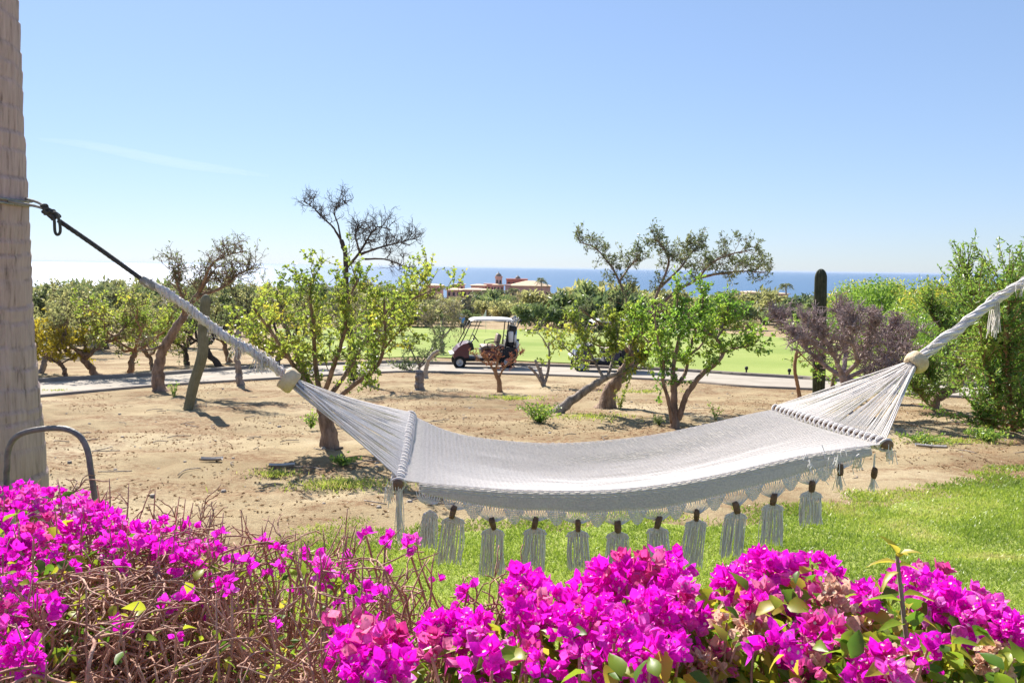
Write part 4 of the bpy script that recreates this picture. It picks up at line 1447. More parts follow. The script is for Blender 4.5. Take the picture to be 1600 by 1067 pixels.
def golf_cart(label, loc, heading, paint, rear_white=True):
    t = thing('golf_cart', label, 'golf cart', loc)
    t.rotation_euler = (0, 0, heading)
    def bl(mb, name, mat, par=None, smooth=False):
        return mb.build(name, M[mat], par or t, smooth=smooth, origin=(0, 0, 0))
    # chassis and floor
    mb = MB()
    mb.box((0.0, 0, .33), (2.1, 1.05, .12), bevel=.03)
    mb.box((-.72, 0, .38), (.75, 1.0, .22), bevel=.05)
    bl(mb, 'chassis', 'black')
    # front cowl: curved nose
    mb = MB()
    prof = [(1.12, .36), (1.16, .48), (1.12, .62), (.98, .78), (.80, .90), (.66, .93), (.58, .86), (.60, .40)]
    mb.prism(prof, -.56, .56)
    o = bl(mb, 'body', paint, smooth=False)
    mb = MB()
    mb.prism([(1.04, .585), (1.27, .54), (1.27, .51), (1.02, .55)], -.54, .54)
    bl(mb, 'bumper', 'white')
    mb = MB()
    mb.prism([(.74, .86), (.60, .97), (.46, .92), (.40, .70), (.58, .62)], -.50, .50)
    bl(mb, 'dashboard', 'black')
    for s in (-1, 1):
        mb = MB()
        mb.lathe([(0, 0), (.055, 0), (.055, .02), (0, .025)], (1.11, s * .36, .64), 12, R=[[0, 0, 1], [0, 1, 0], [-1, 0, 0]])
        bl(mb, 'headlight', 'white')
    # rocker panel and seat base
    mb = MB()
    mb.prism([(.10, .38), (.16, .66), (-.42, .70), (-.46, .38)], -.53, .53)
    bl(mb, 'seat_base', paint)
    mb = MB()
    mb.box((-.14, 0, .76), (.56, 1.02, .12), bevel=.05)
    bl(mb, 'seat', 'seat', smooth=True)
    mb = MB()
    a = math.radians(14)
    mb.box((-.50, 0, 1.02), (.10, 1.02, .42), R=[[math.cos(a), 0, -math.sin(a)], [0, 1, 0], [math.sin(a), 0, math.cos(a)]], bevel=.045)
    bl(mb, 'backrest', 'seat', smooth=True)
    mb = MB()
    for s in (-1, 1):
        mb.tube(catmull([(-.10, s * .53, .74), (-.08, s * .55, .92), (-.32, s * .55, .98), (-.48, s * .54, .96)], 5), .016, 6)
    bl(mb, 'hip_rail', 'black', smooth=True)
    # rear body
    mb = MB()
    mb.prism([(-.46, .40), (-.48, .74), (-.62, .80), (-1.10, .76), (-1.20, .62), (-1.16, .38)], -.56, .56)
    bl(mb, 'rear_body', 'black')
    if rear_white:
        mb = MB()
        mb.box((-1.19, 0, .78), (.10, .98, .40), bevel=.04)
        mb.box((-1.0, -.58, .80), (.42, .05, .34), bevel=.02)
        bl(mb, 'sand_bucket_panel', 'white')
    mb = MB()
    mb.box((-1.0, 0, .70), (.52, .95, .05), bevel=.015)
    mb.tube(catmull([(-.72, -.46, .72), (-.78, -.46, 1.12), (-.78, .46, 1.12), (-.72, .46, .72)], 6), .018, 6)
    bl(mb, 'bag_rack', 'black')
    # posts and roof
    for s in (-1, 1):
        mb = MB()
        mb.tube([(.93, s * .50, .84), (.74, s * .50, 1.2), (.50, s * .50, 1.74)], .02, 8)
        bl(mb, 'roof_post', 'black', smooth=True)
        mb = MB()
        mb.tube([(-.74, s * .50, .74), (-.80, s * .50, 1.3), (-.84, s * .50, 1.74)], .02, 8)
        bl(mb, 'roof_post', 'black', smooth=True)
    for s in (-1, 1):
        mb = MB()
        mb.tube([(.50, s * .47, .93), (.34, s * .47, 1.3), (.18, s * .47, 1.73)], .014, 6)
        bl(mb, 'roof_strut', 'black', smooth=True)
    gx, gy = np.meshgrid(np.linspace(0, 1, 15), np.linspace(-1, 1, 11), indexing='ij')
    rx = -.98 + 1.52 * gx
    zt = 1.80 + .045 * np.sin(gx * math.pi) ** .5 - .03 * gy ** 2 - .05 * np.clip((gx - .88) / .12, 0, 1) ** 2
    mb = MB()
    mb.grid(np.stack([rx, gy * .60, zt], -1))
    mb.grid(np.stack([rx, gy * .60, zt * 0 + 1.735], -1)[::-1])
    for idx in ((slice(None), 0), (slice(None), -1), (0, slice(None)), (-1, slice(None))):
        e = np.stack([np.stack([rx, gy * .60, zt], -1)[idx], np.stack([rx, gy * .60, zt * 0 + 1.735], -1)[idx]], 1)
        mb.grid(e)
    bl(mb, 'roof', 'white', smooth=False)
    # steering
    mb = MB()
    a = np.linspace(0, 2 * math.pi, 25)
    c = np.array([.30, -.26, 1.06])
    R = np.array([[math.cos(.9), 0, math.sin(.9)], [0, 1, 0], [-math.sin(.9), 0, math.cos(.9)]])
    P = c + (np.stack([np.cos(a) * .19, np.sin(a) * .19, a * 0], -1)) @ R.T * np.array([-1, 1, 1])
    mb.tube(P, .018, 6)
    sw = bl(mb, 'steering_wheel', 'black', smooth=True)
    mb = MB()
    mb.tube([c, (.55, -.26, .80)], .022, 6)
    mb.tube([P[0], P[12]], .012, 5)
    mb.tube([P[6], P[18]], .012, 5)
    bl(mb, 'steering_column', 'rim', smooth=True)
    # wheels
    for x, r in ((.93, .235), (-.80, .245)):
        for s in (-1, 1):
            RR = np.array([[1, 0, 0], [0, 0, -s], [0, s, 0]], float)
            mb = MB()
            mb.lathe([(r * .55, -.09), (r * .86, -.10), (r * .98, -.07), (r, 0), (r * .98, .07), (r * .86, .10), (r * .55, .09)], (x, s * .50, r), 28, R=RR)
            w = bl(mb, 'wheel', 'tyre', smooth=True)
            mb = MB()
            mb.lathe([(0, -.075), (r * .18, -.078), (r * .2, -.06), (r * .5, -.05), (r * .57, -.088), (r * .57, .06), (0, .06)], (x, s * .50, r), 20, R=RR)
            bl(mb, 'rim', 'rim', w, smooth=True)
    return t


def golf_bag(label, cart_loc, heading, lx, ly, col, seed):
    rg_ = np.random.RandomState(seed)
    Rz = rotz(heading)
    base = np.asarray(cart_loc) + Rz @ np.array([lx, ly, .73])
    t = thing('golf_bag', label, 'golf bag', base)
    t.rotation_euler = (0, 0, heading)
    lean = np.array([-.16, 0, 1.0])
    mb = MB()
    s = np.linspace(0, 1, 8)
    mb.tube(lean * (s * .80)[:, None], [.13, .15, .14, .135, .13, .13, .15, .15], 14)
    mb.build('body', M[col], t, origin=(0, 0, 0))
    mb = MB()
    mb.box((-.19, 0, .34), (.12, .2, .34), bevel=.04)
    mb.box((-.02, .14, .42), (.18, .1, .4), bevel=.03)
    mb.build('pocket', M['white' if col == 'black' else 'black'], t, origin=(0, 0, 0))
    for k in range(9):
        a = rg_.rand() * 6.28
        q = lean * .8 + np.array([math.cos(a) * .1, math.sin(a) * .1, 0])
        e = q + np.array([-.10 + rg_.normal() * .06, rg_.normal() * .06, .16 + .16 * rg_.rand()])
        mb = MB()
        mb.tube([q - lean * .2, e], .008, 5)
        if k % 3 == 0:
            mb.lathe([(0, -.05), (.045, -.03), (.05, .02), (.03, .06), (0, .07)], e, 9)
        else:
            mb.box(e, (.09, .025, .06), R=rotz(rg_.rand() * 6), bevel=.008)
        mb.build('club', M['black' if k % 3 == 0 else 'rim'], t, origin=(0, 0, 0))
    return t


c0 = gp(718, 575.5)
HEAD1 = math.radians(180 + 8)
fwd = np.array([math.cos(HEAD1), math.sin(HEAD1), 0])
lef = np.array([-fwd[1], fwd[0], 0])
c1 = c0 - fwd * .93 - lef * .5
c1[2] = terrain(c1[0], c1[1]) + .03
golf_cart('dark maroon golf cart with white roof and golf bags parked on the path', c1, HEAD1, 'cart_red')
golf_bag('black golf bag with white pocket strapped behind the maroon cart seat', c1, HEAD1, -.92, .24, 'black', 1)
golf_bag('white golf bag strapped behind the maroon cart seat', c1, HEAD1, -.92, -.24, 'white', 2)
q = c1 - fwd * 1.05 + np.array([0.05, 1.35, 0])
q[2] = terrain(q[0], q[1]) + .03
person('golfer in blue shirt and grey cap standing behind the maroon golf cart', q, math.radians(60), 1.02, 0.05)
c0 = gp(907, 581)
HEAD2 = math.radians(180 + 2)
fwd = np.array([math.cos(HEAD2), math.sin(HEAD2), 0])
lef = np.array([-fwd[1], fwd[0], 0])
c2 = c0 - fwd * .93 - lef * .5
c2[2] = terrain(c2[0], c2[1]) + .03
golf_cart('navy golf cart half hidden behind the yellow leaning tree', c2, HEAD2, 'cart_navy', False)
golf_bag('dark golf bag riding on the back of the navy cart', c2, HEAD2, -.92, .0, 'black', 3)

for (px, py), lab in zip([(1166, 587), (1233, 591), (823, 579)], ['short dark marker post on fairway edge nearer the bright rounded tree', 'short dark marker post on fairway edge nearer the slim sapling', '']):
    if not lab:
        continue
    b = gp(px, py - 3)
    mb = MB()
    mb.box(b + [0, 0, .09], (.05, .05, .2), bevel=.01)
    mb.box(b + [0, 0, .20], (.10, .10, .12), bevel=.02)
    tag(mb.build('marker_post', M['black'], origin=tuple(b), smooth=False), lab, 'marker post')

# ------------------------------------------------------------------ small plants and litter on the sand
def weed(label, px, py, r_px, h_px, mat, seed, n=120, leaf=0.05, name='weed'):
    rg_ = np.random.RandomState(seed)
    b = gp(px, py)
    sc = b[1] / F_PX
    t = thing(name, label, 'weed', b)
    st = MB()
    lf = MB()
    for k in range(max(6, n // 10)):
        a = rg_.rand() * 6.28
        rr = r_px * sc * rg_.rand() ** .5
        e = b + np.array([math.cos(a) * rr, math.sin(a) * rr, h_px * sc * (0.4 + .6 * rg_.rand())])
        P = catmull([b - [0, 0, .02], b * .5 + e * .5 + [0, 0, .1 * h_px * sc], e], 4)
        st.tube(P, np.linspace(.006, .002, len(P)), 4, caps=False)
        for q in range(10):
            i = rg_.randint(2, len(P))
            lf.leaves([P[i] + rg_.normal(size=3) * .015], [unit(rg_.normal(size=3) + [0, 0, .4])], leaf * (.6 + .6 * rg_.rand()), leaf * .55, rg_)
    st.build('stem', M['shrub'], t)
    lf.build('foliage', M[mat], t, smooth=False)
    return t


weed('dark leafy weed at the foot of the long leaning trunk', 842, 660, 40, 34, 'shrub', 701, 420, .06)
weed('small bright weed growing left of the stout tree base behind the hammock fan', 486, 668, 14, 26, 'lime2', 702, 120, .05)
weed('low yellowish weed below the lime tree trunk near the fan strings', 538, 726, 26, 15, 'shrub', 703, 180, .045)
weed('thin green weed between the gnarled tree and leaning cactus', 272, 622, 9, 26, 'shrub', 704, 90, .05)
weed('spindly weed in the sand right of the bright rounded tree', 1118, 656, 14, 30, 'lime2', 705, 60, .05)
weed('green weed hanging round the stout mesquite trunk base', 968, 640, 10, 34, 'lime', 706, 100, .06)
weed('low green weed under the tall leafy shrub at the far right', 1545, 690, 40, 22, 'shrub', 707, 380, .06)
weed('low creeping weed in shade under the right hammock ring', 1440, 690, 45, 12, 'shrub', 708, 320, .05)
weed('green weed at the trunk base of the bright rounded tree', 1030, 664, 18, 16, 'mesq', 709, 120, .05)

rgl = np.random.RandomState(77)
# dry leaf litter and twigs on the sand
n = 26000
lx_ = rgl.uniform(-9, 11, n)
ly_ = 5 + 17 * rgl.rand(n) ** 1.3
k = fbm(lx_ * .55, ly_ * .55, 23, 3) > 0.47
ok = k & (ly_ > lawn_edge(lx_) + .2) & (ly_ < path_near_y(lx_) - .3)
lx_, ly_ = lx_[ok], ly_[ok]
mb = MB()
P = np.stack([lx_, ly_, terrain(lx_, ly_) + (fbm(lx_ * .7, ly_ * .7, 3, 3) - .45) * .12 + (fbm(lx_ * 3.3, ly_ * 3.3, 11, 3) - .45) * .10 + .006], -1)
D = rand_unit(rgl, len(P)) * np.array([1, 1, .2])
mb.leaves(P, D, .022 + .035 * rgl.rand(len(P)), .012 + .012 * rgl.rand(len(P)), rgl)
tag(mb.build('leaf_litter', M['litter'], smooth=False), 'dry brown leaf litter strewn over the sand', 'litter', kind='stuff')
mb = MB()
for q in range(700):
    x = rgl.uniform(-8, 10)
    y = 5.5 + 15 * rgl.rand() ** 1.3
    if y < lawn_edge(x) + .2 or y > path_near_y(x) - .3:
        continue
    r_ = .008 + .03 * rgl.rand() ** 4
    zc = terrain(x, y) + (fbm(np.array([x * .7]), np.array([y * .7]), 3, 3)[0] - .45) * .12 + (fbm(np.array([x * 3.3]), np.array([y * 3.3]), 11, 3)[0] - .45) * .1
    mb.lathe([(0.0, -r_ * .4), (r_ * (.8 + .3 * rgl.rand()), 0), (r_ * .6, r_ * .5), (0.0, r_ * .6)], (x, y, zc), 6)
tag(mb.build('pebbles', M['stone'], smooth=False), 'small pebbles scattered over the sand', 'pebbles', kind='stuff')
mb = MB()
for q in range(150):
    x = rgl.uniform(-7, 9)
    y = rgl.uniform(6.5, 17)
    if y < lawn_edge(x) + .3:
        continue
    a = rgl.rand() * 6.28
    L = .1 + .35 * rgl.rand()
    pts = np.array([[x, y, 0], [x + math.cos(a) * L / 2, y + math.sin(a) * L / 2, .01], [x + math.cos(a + .3) * L, y + math.sin(a + .3) * L, 0]])
    pts[:, 2] += terrain(pts[:, 0], pts[:, 1]) + (fbm(pts[:, 0] * .7, pts[:, 1] * .7, 3, 3) - .45) * .12 + .015
    mb.tube(catmull(pts, 3), .006, 4)
tag(mb.build('fallen_twigs', M['bark_grey']), 'thin fallen twigs lying about on the sand', 'twigs', kind='stuff')
for (px, py, L, a, lab) in [(440, 731, .28, .2, 'pale curled strip of palm bark lying near the lawn'), (330, 721, .25, .1, 'small pale chip of bark on the open sand'), (1455, 700, .4, -.3, 'dry pale bark strip in the shade at the right')]:
    b = gp(px, py)
    mb = MB()
    u, v = np.meshgrid(np.linspace(-.5, .5, 9), np.linspace(-1, 1, 5), indexing='ij')
    mb.grid(np.stack([b[0] + u * L * math.cos(a) - v * .05 * math.sin(a), b[1] + u * L * math.sin(a) + v * .05, b[2] + .012 + .03 * v ** 2 + .03 * u ** 2], -1))
    mb.grid(np.stack([b[0] + u * L * math.cos(a) - v * .05 * math.sin(a), b[1] + u * L * math.sin(a) + v * .05, b[2] + .006 + .03 * v ** 2 + .03 * u ** 2], -1)[::-1])
    tag(mb.build('bark_strip', M['pale_bark'], origin=tuple(b)), lab, 'bark strip')

# lawn grass blades and sparse tufts on the sand
n = 620000
gx = rgl.uniform(-2.6, 8.6, n)
gy = 2.4 + 8.0 * rgl.rand(n) ** 1.15
edge = lawn_edge(gx) + (fbm(gx * 2.0, gx * 0, 5) - .45) * .5
sd = edge - gy
keep = rgl.rand(n) < np.clip(sd / 1.1 + 0.05 + (fbm(gx * 1.7, gy * 1.7, 9, 3) - .45) * 2.4, 0, 1)
keep &= np.abs(gx / gy) < 0.78
patch = np.zeros(n, bool)
for (px, py, rx, ry) in [(530, 762, .55, .35), (800, 622, .9, .5), (920, 650, .9, .5), (430, 740, .3, .2), (1470, 690, .8, .4), (95, 612, .5, .3)]:
    b = gp(px, py)
    m = 260
    pass
gx, gy = gx[keep], gy[keep]
n = len(gx)
P = np.stack([gx, gy, terrain(gx, gy)], -1)
h = (.018 + .024 * rgl.rand(n)) * (0.75 + 0.6 * fbm(gx * 3, gy * 3, 31, 2))
D = unit(np.stack([rgl.normal(size=n) * .75, rgl.normal(size=n) * .75, np.ones(n)], -1))
dryness = np.clip((fbm(gx * 1.3, gy * 1.3, 41, 4) - .40) * 2.0 + rgl.normal(size=n) * .2, 0, 1)
dp = gp(1560, 872)
dryness = np.clip(dryness + 0.9 * np.exp(-(((gx - dp[0]) / .45) ** 2 + ((gy - dp[1]) / .13) ** 2)), 0, 1)
side = unit(np.cross(D, rand_unit(rgl, n)))
w = (.0025 + .002 * rgl.rand(n))[:, None] * (gy / 4.5)[:, None]
V = np.stack([P - side * w, P + side * w, P + D * h[:, None] * 1.25], 1).reshape(-1, 3)
mb = MB()
mb.add(V, None, np.arange(3 * n).reshape(-1, 3), np.repeat(dryness, 3))
for (px, py, rx, ry, m) in [(530, 760, .55, .30, 1500), (800, 622, .8, .4, 700), (920, 652, .9, .5, 700), (430, 742, .3, .2, 400), (1480, 690, .9, .4, 800), (95, 612, .6, .3, 400), (560, 640, .5, .3, 200), (1010, 612, 1.2, .5, 400)]:
    b = gp(px, py)
    m = int(m * .7)
    r_ = np.abs(rgl.normal(size=m)) * .55 + .05
    a_ = rgl.rand(m) * 6.28
    x_ = b[0] + rx * r_ * np.cos(a_)
    y_ = b[1] + ry * r_ * np.sin(a_)
    P = np.stack([x_, y_, terrain(x_, y_) + (fbm(x_ * .7, y_ * .7, 3, 3) - .45) * .12 - .005], -1)
    D = unit(np.stack([rgl.normal(size=m) * .8, rgl.normal(size=m) * .8, np.ones(m)], -1))
    mb.leaves(P, D, .05 + .04 * rgl.rand(m), .01 * b[1] / 8, rgl, rnd=np.clip(.55 + .3 * rgl.normal(size=m), 0, 1))
tag(mb.build('grass', M['grass'], smooth=False), 'short bright green lawn grass under the hammock', 'grass', kind='stuff')

# ------------------------------------------------------------------ palm trunk with ropes
TD = 3.55
tc_ = at(-46, 330, TD)
ZT = 7.5
edge_px = [(0, 32), (100, 37), (200, 41), (300, 46), (400, 50), (500, 54), (600, 62), (700, 71), (755, 75), (850, 84), (1000, 100), (1150, 116)]
ez = []
er = []
for y, x in edge_px:
    p = at(x, y, TD)
    ez.append(p[2])
    er.append(p[0] - tc_[0])
ez = np.array(ez)[::-1]
er = np.array(er)[::-1] - np.linspace(.034, .046, len(er))
zz = np.arange(-0.35, ZT, 0.011)
R0 = np.where(zz > ez[-1], er[-1] - 0.012 * (zz - ez[-1]), np.interp(zz, ez, er))
rgp = np.random.RandomState(12)
rings = [-0.4]
while rings[-1] < ZT:
    rings.append(rings[-1] + 0.05 + 0.085 * rgp.rand())
rings = np.array(rings)
na = 140
ang = np.arange(na) * 2 * math.pi / na
ZZ = np.repeat(zz[None], na, 0)
AA = np.repeat(ang[:, None], len(zz), 1)
zs = ZZ + 0.07 * (fbm(np.cos(AA) * 1.5 + 5, np.sin(AA) * 1.5 + ZZ * 1.4, 51, 2) - .4)
idx = np.clip(np.searchsorted(rings, zs) - 1, 0, len(rings) - 2)
fr = (zs - rings[idx]) / (rings[idx + 1] - rings[idx])
groove = np.exp(-(np.minimum(fr, 1 - fr) / 0.045) ** 2)
jag = .55 * (fbm(AA * 30, ZZ * 6.0, 52, 3) - .45) + .45 * (fbm(AA * 4, ZZ * 2.5, 55, 2) - .4)
RR_ = R0[None] + 0.0055 * (fr - .5) - 0.0035 * groove + 0.014 * jag + 0.004 * (vnoise(idx * 3.1, idx * 0 + 2.2, 53) - .5)
V = np.stack([tc_[0] + RR_ * np.cos(AA), tc_[1] + RR_ * np.sin(AA), ZZ], -1)
pt = thing('palm_tree', 'thick ringed palm trunk holding the dark rope of the hammock', 'palm tree', (tc_[0], tc_[1], terrain(tc_[0], tc_[1])))
mb = MB()
mb.grid(V, rnd=(np.clip(groove * np.clip(2.2 * (fbm(AA * 3, ZZ * 9, 54, 2) - .2), 0, 1), 0, 1) * .45), close_u=True)
mb.build('trunk', M['palm_bark'], pt)

# metal hoop in front of the palm
hp = [(14, 900), (12, 800), (11, 730), (14, 700), (26, 682), (48, 673), (80, 669), (106, 671), (126, 683), (137, 705), (142, 735), (150, 790), (160, 860), (172, 960)]
P = [at(x, y, 2.72 - .10 * k / 13) for k, (x, y) in enumerate(hp)]
P[0] = np.array([P[1][0], P[1][1], terrain(0, 2.7) - .05])
P = [P[0]] + P[1:-1]
P.append(np.array([P[-1][0] + .03, P[-1][1], terrain(0, 2.6) - .05]))
mb = MB()
mb.tube(catmull(P, 8), .0098, 12)
tag(mb.build('metal_hoop', M['pipe'], origin=tuple(P[0])), 'bent grey metal pipe hoop standing in front of the palm trunk', 'pipe hoop')


# ------------------------------------------------------------------ hammock
def twist(P, R, r, strands, turns, n=6, mb=None, fuzz=0.0, seed=0, per=None):
    """Strands wound round a centre line."""
    mb = mb or MB()
    rg_ = np.random.RandomState(seed)
    L = np.linalg.norm(np.diff(P, axis=0), axis=1).sum()
    k = int(max(30, turns * 12))
    s = np.linspace(0, 1, k)
    cum = np.concatenate([[0], np.cumsum(np.linalg.norm(np.diff(P, axis=0), axis=1))]) / L
    C = np.stack([np.interp(s, cum, P[:, i]) for i in range(3)], -1)
    T = unit(np.gradient(C, axis=0))
    ref = np.array([0, 0, 1.0])
    Nn = unit(ref - T * (T @ ref)[:, None])
    B = np.cross(T, Nn)
    R = np.interp(s, np.linspace(0, 1, len(np.atleast_1d(R))), np.atleast_1d(R))
    for j in range(strands):
        a = 2 * math.pi * (s * turns + j / strands)
        rr = R * (1 + fuzz * rg_.normal(size=k))
        Q = C + (Nn * np.cos(a)[:, None] + B * np.sin(a)[:, None]) * rr[:, None]
        mb.tube(Q, r * (1 + fuzz * rg_.normal(size=k)), n)
    return mb


L0, L1 = at(622, 755, 3.20), at(641, 651, 4.08)
R0_, R1_ = at(1385, 694, 3.50), at(1213, 640, 4.40)
hb = (L0 + L1 + R0_ + R1_) / 4
ham = thing('hammock', 'white woven cotton hammock with fringed edge hung across the garden', 'hammock', (hb[0], hb[1], hb[2] - .3))
farpx = [(646, 651), (700, 674), (760, 686), (850, 693), (930, 690), (1020, 680), (1100, 664), (1170, 648), (1211, 640)]
nearpx = [(634, 752), (700, 758), (790, 765), (880, 767), (960, 765), (1050, 755), (1130, 740), (1200, 724), (1260, 711), (1330, 700), (1377, 695)]
def resample(C, n):
    cum = np.concatenate([[0], np.cumsum(np.linalg.norm(np.diff(C, axis=0), axis=1))])
    cum /= cum[-1]
    s = np.linspace(0, 1, n)
    return np.stack([np.interp(s, cum, C[:, i]) for i in range(3)], -1)
NU = 190
fc = resample(catmull([at(x, y, 4.08 + .32 * (x - 641) / 570) for x, y in farpx], 12), NU)
nc = resample(catmull([at(x, y, 3.20 + .30 * (x - 622) / 760) for x, y in nearpx], 12), NU)
uu = np.linspace(0, 1, NU)
lip = 0.060 * np.clip(np.sin(math.pi * np.clip((uu - .015) / .97, 0, 1)), 0, 1) ** 0.8 * (1 + .25 * (vnoise(uu * 14, uu * 0, 77) - .5))


def bed_point(iu, v, jit=0):
    """iu: index array along the length, v in 0..1 across, 1..2 down the hanging lip."""
    v = np.asarray(v, float)
    vc = np.minimum(v, 1)
    p = fc[iu] * (1 - vc)[..., None] + nc[iu] * vc[..., None]
    sag = 0.065 * np.sin(math.pi * vc) * np.sin(math.pi * np.clip(uu[iu], 0.02, .98)) ** .6
    p[..., 2] -= sag
    p[..., 2] += (fbm(np.asarray(iu) * .022, vc * 7, 72, 3) - .45) * .022 * np.sin(math.pi * vc) ** .7 * np.sin(math.pi * np.clip(uu[iu], 0.0, 1))
    e = np.clip(v - 1, 0, 1)
    ang_ = np.minimum(e * 4, 1) * (math.pi / 2)
    p[..., 1] -= 0.028 * np.sin(ang_) * (e > 0)
    p[..., 2] -= (0.028 * (1 - np.cos(ang_)) + np.maximum(e - .25, 0) / .75 * lip[iu]) * (e > 0)
    return p


NVb = 70
v_ = np.concatenate([np.linspace(0, 1, NVb), 1 + np.linspace(.06, 1, 22)])
IU, VV = np.meshgrid(np.arange(6, NU - 5), v_, indexing='ij')
V = bed_point(IU, VV)
rip = (vnoise(IU * .9, VV * 90, 71) - .5) * .003
V[..., 2] += rip - .004
mb = MB()
mb.grid(V)
bed = mb.build('bed', M['cotton'], ham)
# lengthwise woven cords lying proud of the cloth
mb = MB()
iu = np.arange(0, NU, 1)
for j in range(132):
    vj = j / 110.0
    zig = 0.0028 * np.where((iu // 2 + j) % 2 == 0, 1, -1) * np.clip(np.sin(math.pi * uu) * 6, 0, 1)
    v = np.clip(vj + zig, 0, 2) if vj < 1 else np.full(len(iu), 1 + (vj - 1) * 4.9) + zig * 2
    P = bed_point(iu, v)
    if vj <= 1:
        bl_, br_ = L1 + (L0 - L1) * vj, R1_ + (R0_ - R1_) * vj
        P[0] = bl_ + [0, 0, .02]
        P[-1] = br_ + [0, 0, .02]
    P[:, 2] += .002
    mb.tube(P if vj <= 1 else P[5:-5], .0021, 4, caps=False)
tag(mb.build('weave_cord', M['cotton_cord'], ham), kind='stuff')

# spreader bars wound with cord
for A_, B_, ex in ((L0, L1, .035), (R0_, R1_, .022)):
    d_ = unit(B_ - A_)
    mb = MB()
    P = np.linspace(A_ - d_ * ex, B_ + d_ * ex, 14)
    P[:, 2] -= .006 * np.sin(np.linspace(0, math.pi, 14))
    mb.tube(P, .021, 12)
    bar = mb.build('spreader_bar', M['barwood'], ham)
    mb = MB()
    rgb_ = np.random.RandomState(3)
    up_ = np.array([0, 0, 1.0])
    s_ = unit(np.cross(d_, up_))
    for k in range(46):
        c = A_ + (B_ - A_) * ((k + .5) / 46) + [0, 0, -.004]
        a = np.linspace(0, 2 * math.pi, 15)
        w_ = d_ * .018 * np.sin(a)[:, None] * (1 if k % 2 else -1)
        rr = .026 + .004 * rgb_.rand()
        Q = c + (s_ * np.cos(a)[:, None] + up_ * np.sin(a)[:, None]) * rr + w_
        mb.tube(Q, .0062, 5, caps=False)
    tag(mb.build('cord_wrap', M['cotton_cord'], bar), kind='stuff')

# rings, fans of strings, braided end ropes
ringL = at(452, 594, 3.62)
ringR = at(1432, 566, 4.02)
for rp, A_, B_, out_pt, sd in ((ringL, L0, L1, at(225, 442, 3.52), 1), (ringR, R0_, R1_, at(1600, 440, 4.18), 2)):
    ax = unit(out_pt - rp)
    rgf = np.random.RandomState(sd)
    s_ = unit(np.cross(ax, [0, 0, 1]))
    u_ = np.cross(s_, ax)
    mb = MB()
    NS = 92
    for k in range(NS):
        t = (k + .5) / NS
        e = A_ + (B_ - A_) * t + np.array([0, 0, .024])
        a = rgf.rand() * 6.28
        st = rp + (s_ * math.cos(a) + u_ * math.sin(a)) * .022 * rgf.rand()
        ctr = rp - ax * .06 + (e - rp) * .02
        q = np.linspace(0, 1, 10)[:, None]
        P = st * (1 - q) + e * q
        P[:, 2] -= .010 * np.sin(q[:, 0] * math.pi) * rgf.rand()
        mb.tube(P, .0024 + .0012 * rgf.rand(), 4, caps=False)
    tag(mb.build('string_fan', M['cotton_cord'], ham), kind='stuff')
    # ring: fat wrapped collar
    mb = MB()
    a = np.linspace(0, 2 * math.pi, 15)
    prof = [(.040 + .018 * math.cos(x), .036 * math.sin(x)) for x in a]
    Rm = np.stack([s_, u_, ax], 1)
    mb.lathe(prof, rp, 24, R=Rm)
    V_ = mb.v[0]
    V_ += (vnoise(V_[:, 0] * 60, V_[:, 2] * 60, 5) - .5)[:, None] * .006
    mb.build('ring', M['ringwood'], ham)

# left braid from the ring to the dark rope, with a frayed tuft
def wavy(pts, seed, amp):
    C = catmull(pts, 14)
    rg_ = np.random.RandomState(seed)
    k = len(C)
    off = np.stack([np.interp(np.arange(k), np.arange(0, k + 6, 6), rg_.normal(size=len(np.arange(0, k + 6, 6)))) for _ in range(3)], -1) * amp
    off[0] = off[-1] = 0
    return C + off
bl_pts = [at(453, 594, 3.62), at(430, 574, 3.61), at(395, 549, 3.60), at(350, 525, 3.58), at(310, 494, 3.56), at(275, 468, 3.54), at(240, 446, 3.53), at(226, 439, 3.52)]
mb = twist(wavy(bl_pts, 4, .004), [.0115, .011, .010, .0095, .008], .0100, 3, 10, 7, fuzz=.16, seed=4)
mb = twist(wavy(bl_pts, 5, .004), [.0195, .018, .016], .0024, 6, 7, 4, mb, fuzz=.35, seed=6)
mb.build('end_rope', M['cotton_cord'], ham)
mb = MB()
rgk = np.random.RandomState(9)
for (px, py, d, dx, Ln, m) in [(405, 556, 3.59, .0, .07, 34), (412, 560, 3.58, .012, .05, 24), (372, 541, 3.58, 0, .045, 16), (262, 460, 3.53, .01, .03, 14), (300, 488, 3.55, 0, .03, 10), (332, 512, 3.57, .01, .03, 10)]:
    for k in range(m):
        s0 = at(px, py, d) + rgk.normal(size=3) * .012
        e = s0 + np.array([dx + rgk.normal() * .016, rgk.normal() * .012, -Ln * (.5 + .7 * rgk.rand())])
        mb.tube(catmull([s0, (s0 + e) / 2 + rgk.normal(size=3) * .008, e], 3), .0016, 3, caps=False)
tag(mb.build('frayed_tuft', M['cotton_cord'], ham), kind='stuff')
